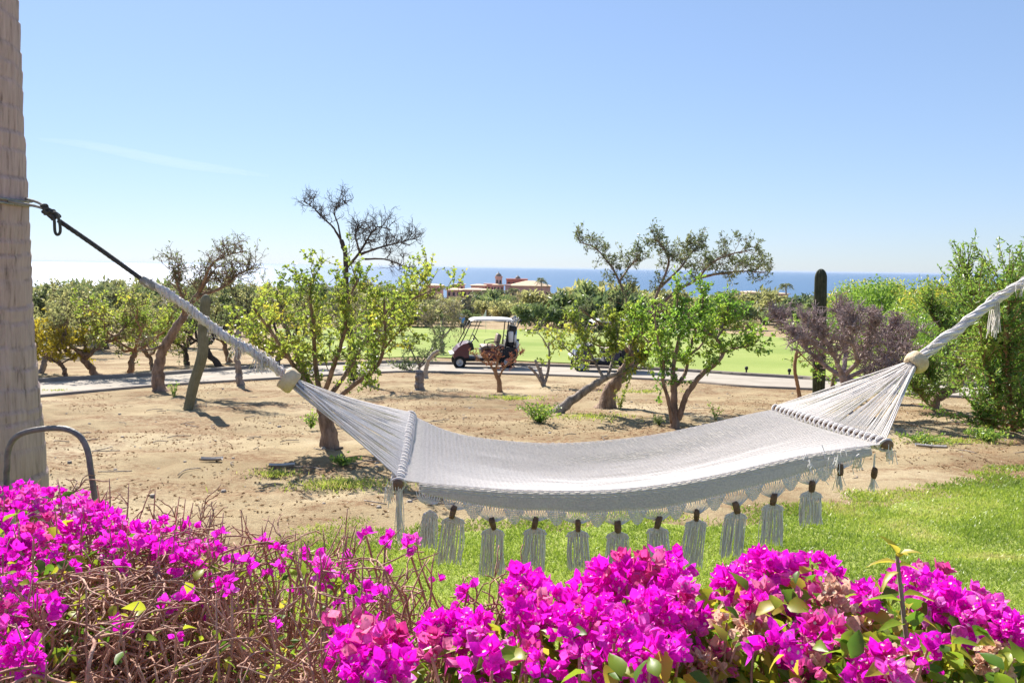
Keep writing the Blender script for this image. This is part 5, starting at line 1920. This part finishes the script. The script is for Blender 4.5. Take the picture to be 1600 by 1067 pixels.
# right end rope
br_pts = [at(1434, 564, 4.02), at(1452, 548, 4.03), at(1490, 520, 4.06), at(1530, 490, 4.10), at(1556, 468, 4.13), at(1580, 452, 4.16), at(1604, 438, 4.18), at(1700, 372, 4.3), at(1850, 270, 4.45)]
mb = twist(wavy(br_pts, 14, .004), [.020, .013, .012, .015, .021, .018, .016], .0115, 4, 6, 7, fuzz=.08, seed=14)
mb = twist(wavy(br_pts, 15, .004), [.026, .019, .018, .024, .026], .003, 6, 5, 4, mb, fuzz=.2, seed=16)
mb.build('end_rope', M['cotton_cord'], ham)
mb = MB()
for (px, py, dz_, m, sp) in [(1557, 472, .165, 26, .010), (1600, 446, .05, 14, .015)]:
    for k in range(m):
        s0 = at(px, py, 4.12) + rgk.normal(size=3) * sp
        e = s0 + np.array([rgk.normal() * .012, rgk.normal() * .012, -dz_ * (.8 + .35 * rgk.rand())])
        mb.tube(catmull([s0, (s0 + e) / 2 + rgk.normal(size=3) * .005, e], 4), .0022, 3, caps=False)
tag(mb.build('loose_strands', M['cotton_cord'], ham), kind='stuff')

# fringe: knotted net scallops, then tassels with dark nuts
tas_px = [(672, 792), (708, 801), (770, 819), (836, 818), (903, 822), (965, 824), (1028, 817), (1088, 806), (1150, 794), (1208, 781), (1268, 761), (1312, 735), (1365, 740)]
net = MB()
lipb = bed_point(np.arange(NU), np.full(NU, 2.0))
rgt = np.random.RandomState(31)


def lip_at(x):
    i = int(np.argmin(np.abs(lipb[:, 0] - x)))
    return lipb[i]


dep = lambda px: 3.165 + .30 * (px - 622) / 760
nodes = [at(x, y, dep(x)) for x, y in tas_px]
for k, (px, py) in enumerate(tas_px):
    c = nodes[k]
    # fan of cords from lip to this node
    lo_px = (tas_px[k - 1][0] + px) / 2 if k else px - 25
    hi_px = (tas_px[k + 1][0] + px) / 2 if k < len(tas_px) - 1 else px + 20
    xl, xr = at(lo_px, py, dep(px))[0], at(hi_px, py, dep(px))[0]
    if k < 12:
        for q in range(22):
            x = xl + (xr - xl) * (q + .5) / 22
            p0 = lip_at(x) + [0, 0, .004]
            tq = (q + .5) / 22 * 2 - 1
            midx = x * .75 + c[0] * .25
            m0 = np.array([midx, p0[1] - .005, p0[2] * .55 + (c[2] + .01) * .45 - .01 * abs(tq)])
            e = c + np.array([tq * .018, 0, .012])
            net.tube(catmull([p0, m0, e], 4), .0017, 3, caps=False)
    # dense little scallop of weave between nodes
    if 0 < k < 11:
        m_px = (px + tas_px[k + 1][0]) / 2
        yb = (py + tas_px[k + 1][1]) / 2
        for q in range(13):
            tq = (q + .5) / 13 * 2 - 1
            x = at(m_px, yb, dep(px))[0] + tq * .045
            p0 = lip_at(x)
            lo = p0[2] - (.055 * (1 - tq * tq) + .012)
            net.tube([[x, p0[1], p0[2]], [x - tq * .006, p0[1] - .004, lo]], .0026, 3, caps=False)
        for q in range(7):
            z_ = (q + .5) / 7
            xs_ = np.linspace(-1, 1, 9) * math.sqrt(max(0, 1 - z_)) * .045
            pts = np.array([[at(m_px, yb, dep(px))[0] + x, 0, 0] for x in xs_])
            for r_ in pts:
                pp = lip_at(r_[0])
                r_[1] = pp[1] - .003
                r_[2] = pp[2] - .006 - z_ * .058
            net.tube(pts, .002, 3, caps=False)
tag(net.build('fringe_net', M['fringe'], ham), kind='stuff')
for k, (px, py) in enumerate(tas_px):
    c = nodes[k]
    has_nut = k != 0
    full = k not in (11, 12)
    tm = MB()
    if full:
        w = .052 if k else .034
        H_ = (.155 if k in (0, 10) else .185) * (0.90 + .2 * rgt.rand())
        tilt = rgt.normal() * .05
        # knotted head
        for q in range(9):
            z_ = q / 9
            xs_ = np.linspace(-1, 1, 9)
            P = np.stack([c[0] + xs_ * w * (.80 + .2 * z_), np.full(9, c[1]) + rgt.normal(size=9) * .0015, c[2] - .012 - .035 * z_ + .018 * np.abs(xs_) * (1 - z_) * -1], -1)
            tm.tube(P, .0024, 3, caps=False)
        for q in range(48):
            tq = (q + .5) / 48 * 2 - 1
            s0 = c + np.array([tq * w * .85, rgt.normal() * .003, -.02 - .012 * abs(tq)])
            Lq = H_ * (.88 + .14 * rgt.rand())
            e = s0 + np.array([tq * w * .15 + tilt * Lq + rgt.normal() * .005, rgt.normal() * .006, -Lq])
            tm.tube(catmull([s0, (s0 + e) / 2 + rgt.normal(size=3) * .005, e], 3), .0018 + .0007 * rgt.rand(), 3, caps=False)
    else:
        for q in range(22):
            s0 = c + rgt.normal(size=3) * .004
            e = s0 + np.array([rgt.normal() * .012, rgt.normal() * .008, -.075 * (.8 + .4 * rgt.rand())])
            tm.tube(catmull([s0, (s0 + e) / 2, e], 3), .0017, 3, caps=False)
        p0 = lip_at(c[0])
        for q in range(6):
            tm.tube([p0 + rgt.normal(size=3) * .004, c + rgt.normal(size=3) * .003], .0018, 3, caps=False)
    to = tm.build('tassel', M['fringe'], ham)
    if has_nut:
        mb = MB()
        r = .0115 + .003 * rgt.rand()
        tlt = rgt.normal(size=2) * .15
        Rn = np.array([[1, 0, tlt[0]], [0, 1, tlt[1]], [-tlt[0], -tlt[1], 1]])
        mb.lathe([(0.003, -.026), (r * .8, -.024), (r, -.012), (r * 1.02, .01), (r * .85, .024), (.004, .026)], c + [0, -.006, .005], 12, R=Rn)
        V_ = mb.v[0]
        V_ += (vnoise(V_[:, 0] * 150, V_[:, 2] * 150, 5) - .5)[:, None] * .004
        mb.build('nut', M['nut'], to)
# tuft tied on the left bar end and the one on the bunched right corner
mb = MB()
for (P0, Ls, m, sp) in [(at(624, 765, 3.17), .20, 26, .007), (at(608, 760, 3.17), .06, 20, .012), (at(1300, 722, 3.44), .04, 36, .03), (at(1268, 722, 3.42), .03, 30, .025), (at(1340, 712, 3.46), .05, 20, .015), (at(1392, 700, 3.48), .06, 16, .008)]:
    for k in range(m):
        s0 = P0 + rgk.normal(size=3) * sp
        e = s0 + np.array([rgk.normal() * .01, rgk.normal() * .01, -Ls * (.8 + .35 * rgk.rand())])
        mb.tube(catmull([s0, (s0 + e) / 2 + rgk.normal(size=3) * .004, e], 4), .0018, 3, caps=False)
tag(mb.build('corner_strands', M['fringe'], ham), kind='stuff')

# dark rope tied round the palm
rope = thing('rope', 'dark rope knotted round the palm trunk and holding the hammock', 'rope', tuple(at(60, 325, 3.5)))
mb = twist(catmull([at(228, 441, 3.52), at(150, 385, 3.5), at(92, 345, 3.48)], 10), .0055, .0055, 3, 26, 5)
mb.build('taut_line', M['rope_dark'], rope)
mb = MB()
kn = at(80, 334, 3.47)
a = np.linspace(0, 4.2 * math.pi, 50)
kax = unit(at(92, 345, 3.48) - at(60, 322, 3.46))
ks = unit(np.cross(kax, [0, 0, 1]))
ku = np.cross(ks, kax)
mb.tube(kn + (ks * np.cos(a)[:, None] + ku * np.sin(a)[:, None]) * .016 + kax * np.linspace(-.045, .03, 50)[:, None], .0075, 6)
mb.tube(kn + (ks * np.sin(a * .7)[:, None] + ku * np.cos(a * .7)[:, None]) * .014 + kax * (.03 * np.sin(a))[:, None], .0075, 6)
mb.build('knot', M['rope_dark'], rope)
mb = MB()
mb.tube(catmull([at(80, 332, 3.46), at(88, 334, 3.45), at(93, 348, 3.45), at(94, 362, 3.45), at(90, 367, 3.45), at(86, 362, 3.45), at(85, 346, 3.45), at(84, 336, 3.46)], 6), .0062, 7)
mb.build('loop', M['rope_dark'], rope)
mb = MB()
kz = at(50, 319, 3.47)
rt = float(np.interp(kz[2], zz, R0)) + .012
for dz0, ph in ((0, 0), (.022, .05)):
    a = np.linspace(-0.25, 2 * math.pi - .25, 60)
    zc = kz[2] + .035 + dz0 * .8 - .035 * np.cos(a + .1)
    P = np.stack([tc_[0] + rt * np.cos(a), tc_[1] + rt * np.sin(a), zc], -1)
    mb.tube(P, .0055, 7)
mb.tube(catmull([kn, at(62, 324, 3.46), np.array([tc_[0] + rt * math.cos(-.35), tc_[1] + rt * math.sin(-.35), kz[2] + .012])], 6), .006, 6)
mb.tube(catmull([kn, at(62, 318, 3.5), np.array([tc_[0] + rt * math.cos(.1), tc_[1] + rt * math.sin(.1), kz[2] + .03])], 6), .006, 6)
mb.build('trunk_loop', M['rope_grey'], rope)
mb = twist(catmull([at(242, 449, 3.53), at(232, 443, 3.52), at(222, 437, 3.51)], 6), .011, .009, 4, 3, 6, seed=3)
mb.build('splice', M['rope_grey'], rope)

# ------------------------------------------------------------------ bougainvillea hedge in front
HTOP = CAM_Z - 0.70


def bract(mb, c, n_, side, L, W, rg_, rnd):
    """One papery bract: pointed oval, cupped, 8 quads."""
    up = np.cross(side, n_)
    ts_ = np.array([0, .18, .45, .75, 1.0])
    ws_ = np.array([.12, .75, 1.0, .62, .02])
    rows = []
    for t, w in zip(ts_, ws_):
        mid = c + n_ * (L * t) + up * (L * .28 * t * t)
        cup = .16 * W * w
        rows.append([mid - side * W * .5 * w + up * cup, mid, mid + side * W * .5 * w + up * cup])
    V = np.array(rows)
    V += rg_.normal(size=V.shape) * L * .022
    mb.grid(V, rnd=rnd)


def flower_mesh(seed, count, R):
    rg_ = np.random.RandomState(seed)
    mb = MB()
    st = MB()
    for k in range(count):
        d = unit(rg_.normal(size=3) + np.array([0, 0, .75]))
        c = d * R * (.35 + .65 * rg_.rand())
        face = unit(d + rg_.normal(size=3) * .35)
        t1 = unit(np.cross(face, rg_.normal(size=3)))
        t2 = np.cross(face, t1)
        rv = rg_.rand()
        S = .030 + .010 * rg_.rand()
        op = .55 + .5 * rg_.rand()
        for j in range(3):
            a = 2 * math.pi * j / 3 + rg_.rand() * .3
            out = t1 * math.cos(a) + t2 * math.sin(a)
            nn = unit(face * (1.2 - op * .7) + out * op)
            sd = unit(np.cross(nn, face))
            sd = sd if np.linalg.norm(sd) > .1 else t1
            bract(mb, c, nn, sd, S, S * .85, rg_, np.clip(rv * .8 + rg_.rand() * .3, 0, 1))
            # the small pale true flower standing on a bract
            if rg_.rand() < .6:
                q0 = c + nn * S * .25
                q1 = c + nn * S * .5 + face * S * .28
                e1, e2 = t1 * .0012, t2 * .0012
                ring_ = [q1 + (t1 * math.cos(b) + t2 * math.sin(b)) * .0045 + face * .002 for b in np.arange(5) * 1.2566]
                mb.add([q0 + e1, q0 - e1, q0 + e2, q1] + ring_, None, [[0, 1, 3], [1, 2, 3], [2, 0, 3], [3, 4, 5], [3, 5, 6], [3, 6, 7], [3, 7, 8], [3, 8, 4]])
    return mb


def flower_data(mb, mat):
    me = mb.mesh('flower_cluster')
    me.materials.append(mat)
    me.materials.append(M['stamen'])
    nq = sum(len(q) for q in mb.q)
    mi = np.zeros(len(me.polygons), np.int32)
    mi[nq:] = 1
    me.polygons.foreach_set('material_index', mi)
    return me


FM = []
for mat, seeds in (('bract', (1, 2, 3, 4)), ('bract_pink', (5, 6)), ('bract_dry', (7, 8)), ('bract_light', (9, 10))):
    lst = []
    for s in seeds:
        me = flower_data(flower_mesh(s, 9, .042), M[mat])
        lst.append(me)
    FM.append(lst)
small = []
for s in (11, 12):
    me = flower_data(flower_mesh(s, 3, .02), M['bract'])
    small.append(me)
lmesh = []
for s in range(4):
    rg_ = np.random.RandomState(900 + s)
    mb = MB()
    ts_ = [0, .12, .35, .6, .82, 1]
    ws_ = [.05, .5, 1, .8, .42, .0]
    rows = []
    for t, w in zip(ts_, ws_):
        zc = -.25 * t * t * (1 + s * .3)
        rows.append([[-.3 * w, t, zc + .10 * w], [0, t, zc], [.3 * w, t, zc + .10 * w]])
    mb.grid(np.array(rows) + rg_.normal(size=(6, 3, 3)) * .012, rnd=[.15, .45, .7, .95][s])
    me = mb.mesh('leaf')
    me.materials.append(M['bleaf'])
    lmesh.append(me)


def inst(me, name, parent, loc, s, rg_, tilt=None):
    o = bpy.data.objects.new(name, me)
    COL.objects.link(o)
    o.parent = parent
    o.location = [float(a - b) for a, b in zip(loc, ORG[parent.name])]
    if tilt is None:
        o.rotation_euler = (rg_.normal() * .5, rg_.normal() * .5, rg_.rand() * 6.28)
    else:
        o.rotation_euler = tilt
    o.scale = (s, s, s)
    return o


def hedge_stem(bush, p, top, L, lv, r):
    rg_ = bush.rg
    z1 = .38 + .22 * rg_.rand()
    a = p + np.array([rg_.normal() * .05, rg_.normal() * .05, z1])
    bush.wood.tube(catmull([p - [0, 0, .03], (p + a) / 2 + rg_.normal(size=3) * .03, a], 4), np.linspace(r * 1.3, r, 9), 6)
    for k in range(3):
        bush.grow(a, unit([rg_.normal() * .6, rg_.normal() * .6, 1]), r * .8, L, lv, top)


class HedgeBush:
    def __init__(self, label, base, seed):
        self.rg = np.random.RandomState(seed)
        self.t = thing('bougainvillea', label, 'flowering bush', base)
        self.wood = MB()
        self.tips = []
        self.leaf = MB()

    def grow(self, p, d, r, L, lv, top):
        rg_ = self.rg
        k = 4
        P = [p]
        for i in range(k):
            d = unit(d + rg_.normal(size=3) * .24)
            if P[-1][2] > top and d[2] > 0:
                d[2] *= .15
                d = unit(d)
            P.append(P[-1] + d * L / k)
        P = np.array(P)
        self.wood.tube(P, np.linspace(r, max(r * .76, .0015), k + 1), 5 if lv > 2 else 4, caps=lv == 0)
        if lv == 0:
            self.tips.append((P[-1], d))
            return
        for q in range(2 if rg_.rand() < .62 else 3):
            i = k if q == 0 else rg_.randint(2, k + 1)
            nd = unit(d + rg_.normal(size=3) * .72 + np.array([0, 0, .10]))
            self.grow(P[i], nd, max(r * .76, .0019), L * (.66 + .3 * rg_.rand()), lv - 1, top)

    def done(self):
        self.wood.build('branches', M['twig'], self.t)
        if self.leaf.n:
            tag(self.leaf.build('leaves', M['bleaf'], self.t, smooth=False), kind='stuff')


hdir = unit(np.array([2.41, -1.05, 0]))
hnor = np.array([-hdir[1], hdir[0], 0]) * 1.0      # away from the camera
hfar = np.array([-1.54, 2.40, 0])


def hedge_pt(s, w, z=0):
    """s metres along the hedge from its far left corner, w metres in from the far edge."""
    p = hfar + hdir * s - hnor * w
    p[2] = terrain(p[0], p[1]) + z
    return p


def in_blob(rg_, cx, cy, rx, ry):
    a = rg_.rand() * 6.28
    r = math.sqrt(rg_.rand())
    return cx + rx * r * math.cos(a), cy + ry * r * math.sin(a)


b1 = HedgeBush('bougainvillea thick with magenta flowers beside the metal hoop at left', hedge_pt(.15, .4), 1001)
for q in range(24):
    p = hedge_pt(-.45 + 1.25 * b1.rg.rand(), .08 + .8 * b1.rg.rand())
    hedge_stem(b1, p, HTOP - .02, .20, 5, .011)
b2 = HedgeBush('thinned bare bougainvillea of reddish brown twigs with few pink flowers', hedge_pt(1.15, .4), 1002)
for q in range(19):
    p = hedge_pt(.45 + 1.15 * b2.rg.rand(), .05 + .85 * b2.rg.rand())
    hedge_stem(b2, p, HTOP + .01, .20, 6, .012)
b3 = HedgeBush('bougainvillea in full vivid bloom with fresh leaves below the hammock middle', hedge_pt(2.05, .3), 1003)
for q in range(13):
    p = hedge_pt(1.6 + 1.2 * b3.rg.rand(), .05 + .6 * b3.rg.rand())
    hedge_stem(b3, p, HTOP - .04, .20, 4, .011)

for k in range(150):
    # dry upright spikes standing above the clipped top
    p = hedge_pt(.35 + 1.2 * b2.rg.rand(), .0 + .8 * b2.rg.rand() ** 1.4)
    p[2] = HTOP - .04
    e = p + np.array([b2.rg.normal() * .03, b2.rg.normal() * .03, .05 + .10 * b2.rg.rand()])
    m_ = (p + e) / 2 + b2.rg.normal(size=3) * .006
    q_ = p + np.array([b2.rg.normal() * .08, b2.rg.normal() * .08, -.14])
    b2.wood.tube(catmull([q_, p, m_, e], 3), np.linspace(.0034, .0012, 10), 4)
    f_ = m_ + unit(b2.rg.normal(size=3) + np.array([0, 0, .5])) * (.03 + .04 * b2.rg.rand())
    b2.wood.tube([m_, f_], [.002, .001], 4)

LEFT = [(60, 786, 85, 24, 32), (130, 812, 60, 22, 15), (90, 838, 95, 24, 18), (30, 880, 45, 35, 11), (245, 845, 55, 26, 10), (320, 850, 40, 28, 5), (120, 885, 80, 22, 6), (285, 868, 30, 16, 6), (40, 960, 45, 25, 9), (15, 1015, 35, 40, 6), (160, 840, 40, 20, 6), (60, 1040, 40, 20, 3), (20, 920, 30, 22, 5)]
MID = [(400, 880, 50, 32, 4), (372, 884, 14, 12, 2), (520, 880, 55, 26, 5), (455, 860, 40, 18, 2), (560, 910, 35, 22, 3), (640, 852, 8, 6, 2), (569, 838, 6, 5, 1), (330, 915, 30, 20, 3), (735, 925, 14, 5, 2), (610, 852, 8, 8, 2), (190, 985, 6, 6, 1), (270, 925, 30, 20, 2), (600, 950, 90, 30, 2)]
RIGHT = [(570, 1010, 45, 32, 15), (580, 1050, 40, 18, 8), (690, 1000, 32, 34, 8), (735, 985, 22, 18, 5), (825, 930, 35, 24, 9), (860, 960, 60, 30, 13), (950, 905, 44, 22, 11), (1035, 905, 36, 30, 13), (950, 960, 80, 34, 22), (1045, 960, 50, 34, 14), (980, 1020, 110, 32, 22), (800, 1030, 50, 28, 9), (1225, 900, 34, 18, 9), (1150, 905, 26, 18, 5), (1275, 975, 18, 26, 5), (1235, 1012, 30, 18, 5), (1425, 908, 34, 14, 7), (1475, 945, 46, 22, 13), (1520, 975, 34, 18, 9), (1585, 990, 24, 16, 6), (1385, 1056, 40, 12, 6), (1345, 935, 26, 16, 5), (1180, 940, 24, 20, 4), (1270, 885, 10, 8, 1), (1300, 893, 12, 8, 2), (1440, 1010, 14, 8, 2)]
FADED = [(1160, 960, 36, 26, 7), (1300, 935, 30, 18, 6), (1190, 1000, 40, 25, 6), (1400, 1045, 60, 20, 5), (1560, 1035, 40, 25, 6), (1330, 975, 50, 22, 5), (1130, 1050, 50, 16, 5), (1240, 1045, 40, 20, 5)]


def flowers(bush, blobs, meshes, zt, size, rg_, zj=.03):
    for cx, cy, rx, ry, m in blobs:
        for k in range(m):
            x, y = in_blob(rg_, cx, cy, rx, ry)
            p = on_level(x, y, zt + rg_.normal() * zj)
            sc = size * (.75 + .5 * rg_.rand())
            inst(meshes[rg_.randint(len(meshes))], 'flower_cluster', bush.t, p, sc, rg_)
            if k % 2 == 0:
                q = p + np.array([rg_.normal() * .05, rg_.normal() * .05, -.2])
                bush.wood.tube(catmull([q, (p + q) / 2 + rg_.normal(size=3) * .012, p], 3), [.004, .0038, .0035, .003, .003, .0028, .0025], 4, caps=False)


def leaf_parts(bush, blobs, zt, size, rg_, zj=.04, mx_leaf=3):
    for cx, cy, rx, ry, m in blobs:
        for k in range(m):
            x, y = in_blob(rg_, cx, cy, rx, ry)
            p = on_level(x, y, zt + rg_.normal() * zj)
            inst(lmesh[min(mx_leaf, int(rg_.rand() ** .9 * 4))], 'leaf', bush.t, p, size * (.7 + .6 * rg_.rand()), rg_, (rg_.normal() * .7, rg_.normal() * .5, rg_.rand() * 6.28))


def leaf_mass(bush, blobs, zt, size, rg_, zlo=.22):
    for cx, cy, rx, ry, m in blobs:
        P = []
        for k in range(m):
            x, y = in_blob(rg_, cx, cy, rx, ry)
            p = on_level(x, y, zt)
            p = p + np.array([rg_.normal() * .03, rg_.normal() * .03, -zlo * rg_.rand() ** 1.3])
            P.append(p)
        bush.leaf.leaves(np.array(P), rand_unit(rg_, m) + [0, 0, .2], size * (.7 + .6 * rg_.rand(m)), size * .6, rg_)


rgb = np.random.RandomState(2024)
flowers(b1, LEFT, FM[0] + small + FM[3] + FM[1][:1], HTOP, .54, rgb)
flowers(b2, MID, small + small + FM[3][:1], HTOP, .60, rgb, .02)
flowers(b2, [(300, 960, 120, 60, 5), (480, 930, 120, 60, 7), (650, 930, 80, 50, 4)], small, HTOP - .05, .45, rgb, .04)
flowers(b3, RIGHT, FM[0] + FM[0] + FM[3] + FM[1][:1], HTOP + .02, .68, rgb)
flowers(b3, FADED, FM[2] + FM[1][:1], HTOP - .01, .62, rgb)
leaf_parts(b1, [(100, 850, 110, 80, 70), (230, 900, 140, 60, 40), (160, 970, 150, 60, 20)], HTOP - .02, .034, rgb, mx_leaf=2)
leaf_parts(b2, [(450, 900, 140, 50, 14), (350, 970, 200, 80, 16)], HTOP - .05, .025, rgb, mx_leaf=1)
leaf_parts(b3, [(1350, 985, 230, 65, 180), (850, 1000, 130, 55, 40), (1000, 1040, 150, 30, 25), (1180, 930, 60, 40, 25), (1260, 900, 40, 15, 8), (1500, 1030, 100, 35, 30)], HTOP + .01, .043, rgb)
leaf_mass(b1, [(70, 850, 110, 75, 500), (60, 960, 100, 90, 320), (250, 880, 90, 50, 130)], HTOP - .03, .035, rgb)
leaf_mass(b2, [(400, 960, 220, 80, 180), (450, 890, 150, 45, 90)], HTOP - .03, .02, rgb, .15)
leaf_mass(b3, [(1350, 1000, 250, 75, 1500), (950, 1010, 220, 60, 1000), (700, 1040, 90, 40, 160), (1060, 960, 120, 40, 260), (1500, 1010, 110, 50, 350)], HTOP - .03, .048, rgb, .30)
# the tall young shoot with narrow leaves
rgs = np.random.RandomState(88)
sp = [on_level(1418, 1045, HTOP - .02)]
dsh = sp[0][1]
sp = [sp[0] - [0, 0, .25], sp[0], at(1412, 960, dsh), at(1405, 900, dsh), at(1402, 868, dsh)]
mb = MB()
C = catmull(sp, 6)
mb.tube(C, np.linspace(.0052, .0032, len(C)), 7)
sh = mb.build('shoot', M['bark_grey'], b3.t)
for (x, y, rx_, ry_, rz_, s, m_i) in [(1402, 866, .9, 0, .5, .045, 2), (1402, 866, 1.1, 0, 2.2, .04, 3), (1403, 868, .8, .2, 4.0, .04, 3), (1404, 880, .2, .1, 1.3, .05, 3), (1404, 884, .1, 0, 5.0, .045, 2), (1405, 892, -.3, .2, 1.8, .05, 3), (1410, 930, .2, 0, 4.7, .055, 2), (1411, 940, .2, .2, 1.2, .06, 1), (1413, 960, .1, 0, 4.4, .055, 3), (1414, 975, .2, 0, 1.9, .06, 1), (1403, 872, .9, 0, 3.1, .04, 3)]:
    o = bpy.data.objects.new('leaf', lmesh[m_i])
    COL.objects.link(o)
    o.parent = sh
    o.location = [float(a - b) for a, b in zip(at(x, y, dsh), ORG[b3.t.name])]
    o.rotation_euler = (rx_, ry_, rz_)
    o.scale = (s * .7, s, s)
for b_ in (b1, b2, b3):
    b_.done()
